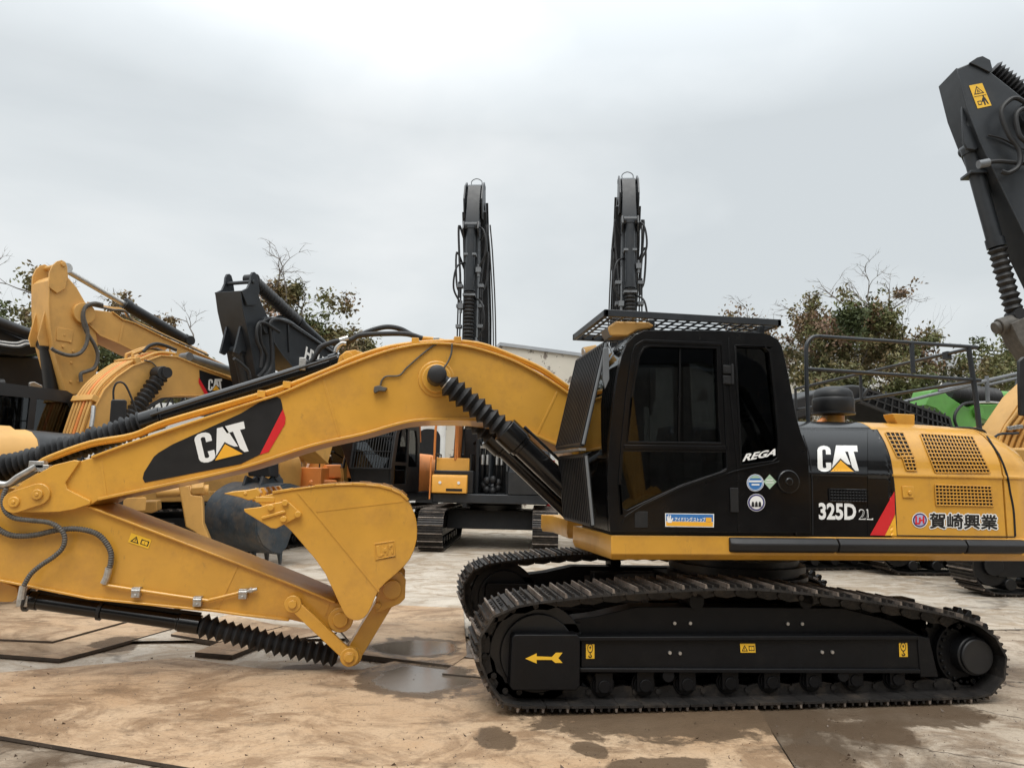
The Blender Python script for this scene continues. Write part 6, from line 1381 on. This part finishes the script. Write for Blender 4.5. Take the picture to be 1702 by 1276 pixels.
def tree(label, px, ytop, D, wpx, seed, m_, ybot=None, nleaf=5200, lean=0.0, bare=True, cx=0.0, group="autumn trees behind the machines", size=.105, trunkr=.2):
    base = onZ(px, 800, 0); b0 = ptD(px, 780, D); base = Vector((b0.x, b0.y, 0)); top = ptD(px, ytop, D).z; Wd = wpx/FOC*D
    t = thing("tree", label, "tree", tuple(base), group); rnd = random.Random(seed); mb = MB(); tips = []; tw = MB()
    def grow(p, d, L_, r, lev):
        n_ = 4; P = [p]; R = [r]; q = p.copy(); dd = d.copy()
        for i in range(n_):
            dd = (dd + Vector((rnd.gauss(0, .13), rnd.gauss(0, .13), rnd.gauss(0, .08)+(.03 if lev else 0)))).normalized(); q = q + dd*L_/n_; P.append(q.copy()); R.append(r*(1-.45*(i+1)/n_))
        mb.tube(P, R, 6 if lev < 2 else 4, caps=False)
        if lev >= 2: tips.extend(P[1:])
        if lev < 5:
            for k in range(3 if lev < 4 else 2):
                i = rnd.choice([2, 3, 4]) if k else 4; ax = Vector((rnd.gauss(0, 1), rnd.gauss(0, 1), rnd.gauss(0, .35))).normalized()
                nd = (dd*.75 + ax*rnd.uniform(.45, .85)).normalized(); nd.z = max(nd.z, -.05) if lev < 3 else nd.z
                grow(P[i], nd, L_*rnd.uniform(.60, .8), R[i]*.68, lev+1)
    hgt = top; grow(base, Vector((lean, 0, 1)).normalized(), hgt*.32, trunkr*hgt/10, 0)
    # fit to the wanted width/height
    mxz = max(p.z for p in tips); xs_ = [abs((p-base).dot(Vector((RT.x, RT.y, 0)))) for p in tips]; xs_.sort(); mw = xs_[int(len(xs_)*.97)]
    kz = top*.95/mxz; hi_ = [p for p in tips if p.z > mxz*.35]; ox = sum((p.x-base.x)/p.z for p in hi_)/len(hi_); oy = sum((p.y-base.y)/p.z for p in hi_)/len(hi_)
    mw = sorted(Vector((p.x-base.x-ox*p.z, p.y-base.y-oy*p.z)).length for p in hi_); mw = mw[int(len(mw)*.85)]; kx = (Wd/2)/mw
    def fit(p): q = p - base; return base + Vector(((q.x-ox*q.z)*kx, (q.y-oy*q.z)*kx, q.z*kz))
    for v in mb.bm.verts: v.co = fit(v.co)
    obj("trunk", mb, bark, t); tips = [fit(p) for p in tips]
    pts = []; zmin = top*.25
    cl_ = [p for p in tips if p.z > zmin]; sel = [p for p in cl_ if rnd.random() < .75 and noise.noise(p*.5) > -.14]
    while len(pts) < nleaf:
        c = rnd.choice(sel); s = rnd.uniform(.08, .26)
        for _ in range(rnd.randint(3, 9)): pts.append(c + Vector((rnd.gauss(0, s), rnd.gauss(0, s), rnd.gauss(0, s*.75))))
    ph = rnd.uniform(0, 10)
    def tint(c, r_): return min(1, max(0, .45 + .9*noise.noise(c*.45+Vector((ph, 0, 0))) + .28*(c.z/top-.5) + r_.gauss(0, .13)))
    leaves("crown", pts, size, m_, t, seed+1, tint)
    if bare:
        def twig(p, d, L_, r, lev):
            P = [p]; q = p; dd = d
            for i in range(4): dd = (dd + Vector((rnd.gauss(0, .2), rnd.gauss(0, .2), rnd.gauss(0, .14)))).normalized(); q = q+dd*L_/4; P.append(q)
            tw.tube(P, [r*(1-.2*i) for i in range(5)], 4, caps=False)
            if lev < 3:
                for k in range(3): twig(P[rnd.choice([1, 2, 3, 4])], (dd+Vector((rnd.gauss(0, .6), rnd.gauss(0, .6), rnd.gauss(0, .3)))).normalized(), L_*.6, r*.55, lev+1)
        hi = sorted(tips, key=lambda p: -p.z)[:len(tips)//7]
        for k in range(3): twig(rnd.choice(hi), Vector((rnd.gauss(0, .5), rnd.gauss(0, .5), 1)).normalized(), hgt*rnd.uniform(.09, .17), .035, 0)
        obj("bare_twigs", tw, twigm, t)
    return t
tree("brown and green leaved tree above the hand rail's left end", 1335, 468, 31, 290, 11, leaf_au, nleaf=10500)
tree("tallest autumn tree of the right-hand group, with bare twigs on top", 1420, 436, 29, 210, 12, leaf_gr, nleaf=10500)
tree("rust coloured tree above the right half of the hand rail", 1530, 452, 30, 290, 13, leaf_au, nleaf=10500)
tree("thin almost bare tree above the cab's roof guard", 1255, 485, 33, 170, 14, leaf_au, nleaf=5000, cx=0)
tree("pale green tree at the right edge behind the big black arm", 1680, 505, 27, 210, 15, leaf_gr, nleaf=7000, bare=False)
tree("low brown tree filling the gap right of the cab", 1345, 590, 26, 150, 16, leaf_au, nleaf=8000, bare=False)
tree("low olive tree behind the middle of the hand rail", 1470, 575, 27, 170, 17, leaf_gr, nleaf=8000, bare=False)
tree("airy brown leaved tree right of the dark excavator arm", 495, 428, 26, 150, 21, leaf_au, nleaf=11000)
tree("small round autumn tree nearest the pair of raised arms", 568, 455, 27, 115, 22, leaf_gr, nleaf=6500)
tree("leafy tree at the left edge beside the tall yellow arm", 5, 400, 24, 190, 23, leaf_gr, nleaf=12000)
tree("green topped tree between the yellow arm and the dark arm", 262, 452, 27, 210, 24, leaf_gr, nleaf=11000)
# conifers in a row
for k, (x, yt, h) in enumerate([(1530, 604, 0), (1545, 596, 0), (1562, 603, 0), (1580, 598, 0), (1592, 608, 0), (1606, 600, 0), (1625, 610, 0), (1652, 612, 0)]):
    b0 = ptD(x, 780, 50); base = Vector((b0.x, b0.y, 0)); top = ptD(x, yt, 50).z
    words = ["first conifer from the left in the distant row", "second conifer in the distant row, the tallest", "third conifer in the distant row", "fourth conifer in the distant row, under the canopy", "fifth conifer in the distant row, short", "sixth conifer in the distant row", "seventh conifer in the distant row", "last conifer of the distant row, by the right edge"]
    t = thing("conifer", words[k], "conifer", tuple(base), "row of conifers"); mb = MB(); mb.tube([base, base+Vector((0, 0, top*.95))], [.15, .02], 6); obj("trunk", mb, bark, t)
    rnd = random.Random(50+k); pts = []
    for _ in range(900):
        z = top*(.08+.92*rnd.random()**1.3); r = (1-z/top)*1.5*(.5+.5*rnd.random()); a = rnd.uniform(0, 6.28); pts.append(base+Vector((r*math.cos(a), r*math.sin(a), z-r*.3)))
    leaves("crown", pts, .2, leaf_dk, t, 70+k)
# hedges closing the view
def hedge(label, x0, x1, ytop, D, seed, n_, m_):
    a, b = ptD(x0, 780, D), ptD(x1, 780, D); base = Vector(((a.x+b.x)/2, (a.y+b.y)/2, 0)); t = thing("hedge", label, "hedge", tuple(base)); rnd = random.Random(seed); pts = []; stems = MB()
    H_ = ptD((x0+x1)/2, ytop, D).z
    for k in range(14):
        c = a.lerp(b, (k+.5)/14); c.z = 0; stems.tube([c, c+Vector((rnd.uniform(-.3, .3), rnd.uniform(-.3, .3), H_*.7))], [.08, .03], 5)
    for _ in range(n_):
        s = rnd.random(); c = a.lerp(b, s); h = H_*(.75+.3*noise.noise(Vector((s*9, seed, 0)))); z = h*rnd.random()**.7
        pts.append(Vector((c.x+rnd.gauss(0, .35), c.y+rnd.gauss(0, .6), z)))
    obj("stems", stems, bark, t); leaves("foliage", pts, .12, m_, t, seed)
hedge("brown hedge under the autumn trees at right", 1290, 1560, 640, 25, 5, 7000, leaf_au)
hedge("dark hedge beyond the scaffold rails at the right edge", 1500, 1900, 665, 34, 6, 7000, leaf_gr)
hedge("dark hedge closing the yard at far left", -250, 260, 640, 28, 7, 8000, leaf_gr)
hedge("dark hedge behind the orange excavator", 400, 620, 730, 27, 8, 5000, leaf_gr)

# ------------------------------------------------------------------ ground
def stain(x0, x1, y0, y1, rot=0.0):
    c = onZ((x0+x1)/2, (y0+y1)/2); a = onZ(x0, (y0+y1)/2); b = onZ(x1, (y0+y1)/2); t = onZ((x0+x1)/2, y0); d = onZ((x0+x1)/2, y1)
    c = (t+d)/2; return (c.x, c.y, (b-a).length/2, abs(t.y-d.y)/2, rot)
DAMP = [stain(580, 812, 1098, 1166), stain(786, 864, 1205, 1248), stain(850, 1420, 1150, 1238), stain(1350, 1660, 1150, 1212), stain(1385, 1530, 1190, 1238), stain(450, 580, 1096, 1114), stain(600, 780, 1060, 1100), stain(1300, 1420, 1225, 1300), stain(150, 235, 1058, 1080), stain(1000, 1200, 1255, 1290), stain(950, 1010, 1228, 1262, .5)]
POOL = [stain(622, 785, 1102, 1152), stain(612, 772, 1066, 1094), stain(1455, 1525, 940, 950)]
def ground_mat(name, cols, wetlo=.5, wethi=.62, cracks=0.0):
    m_ = bpy.data.materials.new(name); m_.use_nodes = True; t = m_.node_tree; n = t.nodes; l = t.links; b = n["Principled BSDF"]
    c = n.new("ShaderNodeTexCoord"); mp = n.new("ShaderNodeMapping"); mp.inputs["Rotation"].default_value = (0, 0, .35); mp.inputs["Scale"].default_value = (.8, 1.1, 1)
    l.new(c.outputs["Object"], mp.inputs[0])
    def noi(s, d, r, v=mp.outputs[0], dist=0.0):
        a = n.new("ShaderNodeTexNoise"); a.inputs["Scale"].default_value = s; a.inputs["Detail"].default_value = d; a.inputs["Roughness"].default_value = r; a.inputs["Distortion"].default_value = dist; l.new(v, a.inputs["Vector"]); return a.outputs["Fac"]
    def rmp(f, a, bb, lo=0, hi=1):
        q = n.new("ShaderNodeMapRange"); q.inputs["From Min"].default_value = a; q.inputs["From Max"].default_value = bb; q.inputs["To Min"].default_value = lo; q.inputs["To Max"].default_value = hi; l.new(f, q.inputs["Value"]); return q.outputs[0]
    def mixc(f, A, B):
        x = n.new("ShaderNodeMix"); x.data_type = 'RGBA'; l.new(f, x.inputs["Factor"])
        for k, s in (("A", A), ("B", B)):
            if isinstance(s, tuple): x.inputs[k].default_value = s + (1,)
            else: l.new(s, x.inputs[k])
        return x.outputs["Result"]
    base = mixc(rmp(noi(.9, 8, .65, dist=.3), .35, .65), cols[0], cols[1])
    base = mixc(rmp(noi(1.5, 14, .72, dist=1.2), .46, .57, 0, .85), base, cols[2])
    mp2 = n.new('ShaderNodeMapping'); mp2.inputs['Rotation'].default_value = (0, 0, .5); mp2.inputs['Scale'].default_value = (1.0, 2.6, 1); l.new(c.outputs['Object'], mp2.inputs[0])
    base = mixc(rmp(noi(1.6, 10, .75, mp2.outputs[0], .5), .52, .70, 0, .7), base, cols[3])
    base = mixc(rmp(noi(2.6, 10, .8, mp2.outputs[0], .5), .60, .75, 0, .7), base, cols[5])
    base = mixc(rmp(noi(7, 12, .8, dist=1.0), .54, .68, 0, .75), base, cols[3])
    base = mixc(rmp(noi(5, 12, .8, c.outputs['Object'], 1.2), .60, .70, 0, .6), base, cols[5])
    base = mixc(rmp(noi(45, 6, .75, c.outputs["Object"]), .54, .70, 0, .6), base, cols[3])
    base = mixc(rmp(noi(110, 4, .7, c.outputs["Object"]), .58, .72, 0, .5), base, cols[5])
    if cracks:
        dn = n.new("ShaderNodeTexNoise"); dn.inputs["Scale"].default_value = 1.4; dn.inputs["Detail"].default_value = 8; l.new(c.outputs["Object"], dn.inputs["Vector"])
        va = n.new("ShaderNodeVectorMath"); va.operation = 'MULTIPLY_ADD'; l.new(dn.outputs["Color"], va.inputs[0]); va.inputs[1].default_value = (1.6, 1.6, 0); l.new(c.outputs["Object"], va.inputs[2])
        vo = n.new("ShaderNodeTexVoronoi"); vo.feature = 'DISTANCE_TO_EDGE'; vo.inputs["Scale"].default_value = cracks; l.new(va.outputs[0], vo.inputs["Vector"])
        base = mixc(rmp(vo.outputs["Distance"], .003, .016, .8 if cracks > .5 else .45, 0), base, (.05, .036, .026))
    wet = rmp(noi(.45, 9, .6, c.outputs["Object"], .4), wetlo, wethi)
    base = mixc(wet, base, cols[4])
    def mask(lst, amp, lo, hi):
        acc = None; nz = noi(3.2, 9, .68, c.outputs["Object"], .3)
        for cx_, cy_, rx, ry, ro in lst:
            q = n.new("ShaderNodeMapping"); q.vector_type = 'TEXTURE'; q.inputs["Location"].default_value = (cx_, cy_, 0); q.inputs["Rotation"].default_value = (0, 0, ro); q.inputs["Scale"].default_value = (rx, ry, 1); l.new(c.outputs["Object"], q.inputs[0])
            le = n.new("ShaderNodeVectorMath"); le.operation = 'LENGTH'; l.new(q.outputs[0], le.inputs[0])
            if acc is None: acc = le.outputs["Value"]
            else:
                mi = n.new("ShaderNodeMath"); mi.operation = 'MINIMUM'; l.new(acc, mi.inputs[0]); l.new(le.outputs["Value"], mi.inputs[1]); acc = mi.outputs[0]
        ma = n.new("ShaderNodeMath"); ma.operation = 'MULTIPLY_ADD'; l.new(nz, ma.inputs[0]); ma.inputs[1].default_value = -amp; l.new(acc, ma.inputs[2])
        return rmp(ma.outputs[0], lo, hi, 1, 0)
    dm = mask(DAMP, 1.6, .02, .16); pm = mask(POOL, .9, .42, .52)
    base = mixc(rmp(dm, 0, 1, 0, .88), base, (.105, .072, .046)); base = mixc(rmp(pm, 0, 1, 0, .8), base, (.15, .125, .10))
    l.new(base, b.inputs["Base Color"])
    r = rmp(wet, 0, 1, .62, .30)
    def mixf(f, a_, v_):
        x = n.new("ShaderNodeMix"); l.new(f, x.inputs["Factor"]); l.new(a_, x.inputs["A"]); x.inputs["B"].default_value = v_; return x.outputs["Result"]
    r = mixf(dm, r, .34); r = mixf(pm, r, .05); l.new(r, b.inputs["Roughness"]); bs = mixf(pm, rmp(dm, 0, 1, .6, .6), .04)
    u = n.new("ShaderNodeBump"); l.new(bs, u.inputs["Strength"]); u.inputs["Distance"].default_value = .014
    l.new(noi(26, 8, .7, c.outputs["Object"]), u.inputs["Height"]); l.new(u.outputs[0], b.inputs["Normal"]); b.inputs["Specular IOR Level"].default_value = .35
    return m_
g_conc = ground_mat("muddy_concrete", [(.36, .29, .215), (.52, .44, .35), (.22, .155, .10), (.10, .07, .048), (.11, .08, .055), (.62, .55, .46)], .50, .58, .75)
g_plate = ground_mat("rusty_steel_plate", [(.44, .29, .17), (.53, .39, .26), (.235, .145, .08), (.10, .066, .04), (.17, .11, .065), (.58, .46, .33)], .56, .70)
g_far = ground_mat("pale_wet_concrete", [(.46, .40, .325), (.57, .51, .43), (.33, .25, .17), (.17, .125, .085), (.24, .18, .12), (.68, .62, .54)], .55, .7, .16)
mb = MB(); R_ = 900
vs = [mb.bm.verts.new(p) for p in ((-R_, -R_, -.036), (R_, -R_, -.036), (R_, R_, -.036), (-R_, R_, -.036))]; mb.face(vs)
tag(obj("ground", mb, g_far), kind="structure")
mb = MB(); mb.face([mb.bm.verts.new(p) for p in ((-60, 8.25, -.004), (70, 8.25, -.004), (70, 120, -.004), (-60, 120, -.004))]); tag(obj("yard_paving", mb, g_far), kind="structure")

edge_m = mat('shaded_plate_edge', (.06, .043, .03), .7, vary=.3, vscale=8)  # dark rust for plate sides, with the shadow along the edges put into the colour

# steel road plates: thin sheets with visible edges
def plate(label, px, lift, th=.02, m_=g_plate, group="steel road plates on the yard"):
    P = [onZ(x, y, lift) for x, y in px]; c = sum(P, Vector())/len(P); mb = MB()
    mb.loft([[p-Vector((0, 0, th)) for p in P], P], mi=1); mb.bm.faces.ensure_lookup_table()
    for f in mb.bm.faces: f.normal_update(); f.material_index = 0 if abs(f.normal.z) > .5 else 1
    o = obj("steel_plate", mb, [m_, edge_m], bevel=.002)
    return tag(o, label, "steel plate", group)
plate("largest rusty plate, filling the foreground below the folded arm", [(-400,1200),(0,1222),(340,1279),(800,1400),(1500,1500),(1320,1276),(1288,1225),(1270,1190),(1200,1100),(1090,985),(600,1112),(430,1110),(300,1092),(-400,1150)], -.002, .026)
plate("plate along the left edge ending in a dark bent corner", [(-400,1090),(-60,1082),(100,1094),(168,1077),(300,1040),(250,1000),(-400,1000)], .008, .034)
plate("upper plate at left, its dark edge running towards the arm cylinder", [(88,1065),(205,1033),(330,1000),(260,960),(-300,960),(-400,1045)], .030, .024)
plate("small plate under the bucket cylinder bellows with one bent edge", [(324,1083),(386,1088),(432,1070),(560,1050),(440,1035)], .014, .045)
plate("plate corner just right of the bucket cylinder collar", [(284,1053),(365,1066),(470,1040),(380,1020)], .022, .045)
plate("plate beyond the bucket linkage", [(600,1087),(752,1105),(776,1088),(770,1010),(660,1005),(560,1040)], .022, .05)
plate("brown plate end beside the front of the track", [(735,1118),(800,1124),(800,1096),(766,1093)], .016, .03)
plate("small dark plate against the track's front end", [(764,1090),(800,1094),(800,1062),(766,1070)], .02, .03, worn)
conc = MB(); P = [onZ(x, y, -.033) for x, y in [(-400,1222),(0,1226),(340,1283),(900,1400),(900,1900),(-900,1900)]]; conc.face([conc.bm.verts.new(p) for p in P]); tag(obj("ground_patch", conc, g_conc), kind="structure")
conc = MB(); P = [onZ(x, y, -.014) for x, y in [(1292,1228),(1324,1278),(1420,1420),(2400,1500),(2400,1020),(1600,990),(1380,1010),(1200,1090)]]; conc.face([conc.bm.verts.new(p) for p in P]); tag(obj("ground_patch", conc, g_conc), kind="structure")
# puddles and damp stains
wet = bpy.data.materials.new("standing_water"); wet.use_nodes = True; b = wet.node_tree.nodes["Principled BSDF"]; b.inputs["Base Color"].default_value = (.16, .13, .10, 1); b.inputs["Roughness"].default_value = .06
n = wet.node_tree.nodes; a = n.new("ShaderNodeTexNoise"); a.inputs["Scale"].default_value = 9; a.inputs["Detail"].default_value = 3; u = n.new("ShaderNodeBump"); u.inputs["Strength"].default_value = .06; u.inputs["Distance"].default_value = .01
c = n.new("ShaderNodeTexCoord"); wet.node_tree.links.new(c.outputs["Object"], a.inputs["Vector"]); wet.node_tree.links.new(a.outputs["Fac"], u.inputs["Height"]); wet.node_tree.links.new(u.outputs[0], b.inputs["Normal"])
damp = mat("damp_mud", (.085, .055, .035), .38, vary=.3, vscale=6, bump=.3, bscale=40)
def puddle(px, z, m_, name, seed, rough=.12):
    P = cat([Vector((p.x, p.y)) for p in (onZ(x, y, z) for x, y in px)], 7, True); rnd = random.Random(seed); c = sum(P, Vector((0, 0)))/len(P); mb = MB()
    Q = [p + (p-c)*rough*noise.noise(Vector((p.x*5, p.y*5, seed))) + (p-c).normalized()*.03*noise.noise(Vector((p.x*22, p.y*22, seed))) for p in P]
    mb.face([mb.bm.verts.new((q.x, q.y, z)) for q in Q]); return tag(obj(name, mb, m_), kind="structure")
# gravel and crumbs
rnd = random.Random(9); mb = MB()
for _ in range(1500):
    x = rnd.uniform(-40, 1740); y = 1010+270*rnd.random()**.7; p = onZ(x, y, 0); s = rnd.uniform(.003, .009)*(1 if rnd.random() < .93 else 2.2)
    if 5.4 < p.y < 8.8 and .4 < p.x < 5.4: continue
    V = [mb.bm.verts.new(p+Vector((rnd.uniform(-1, 1)*s, rnd.uniform(-1, 1)*s, -.003 if k < 3 else s*.8))) for k in range(4)]
    for t in ((0, 1, 2), (0, 1, 3), (1, 2, 3), (0, 2, 3)): mb.face([V[i] for i in t])
tag(obj("gravel", mb, damp), "loose brown grit scattered over the plates", "gravel", kind="stuff")
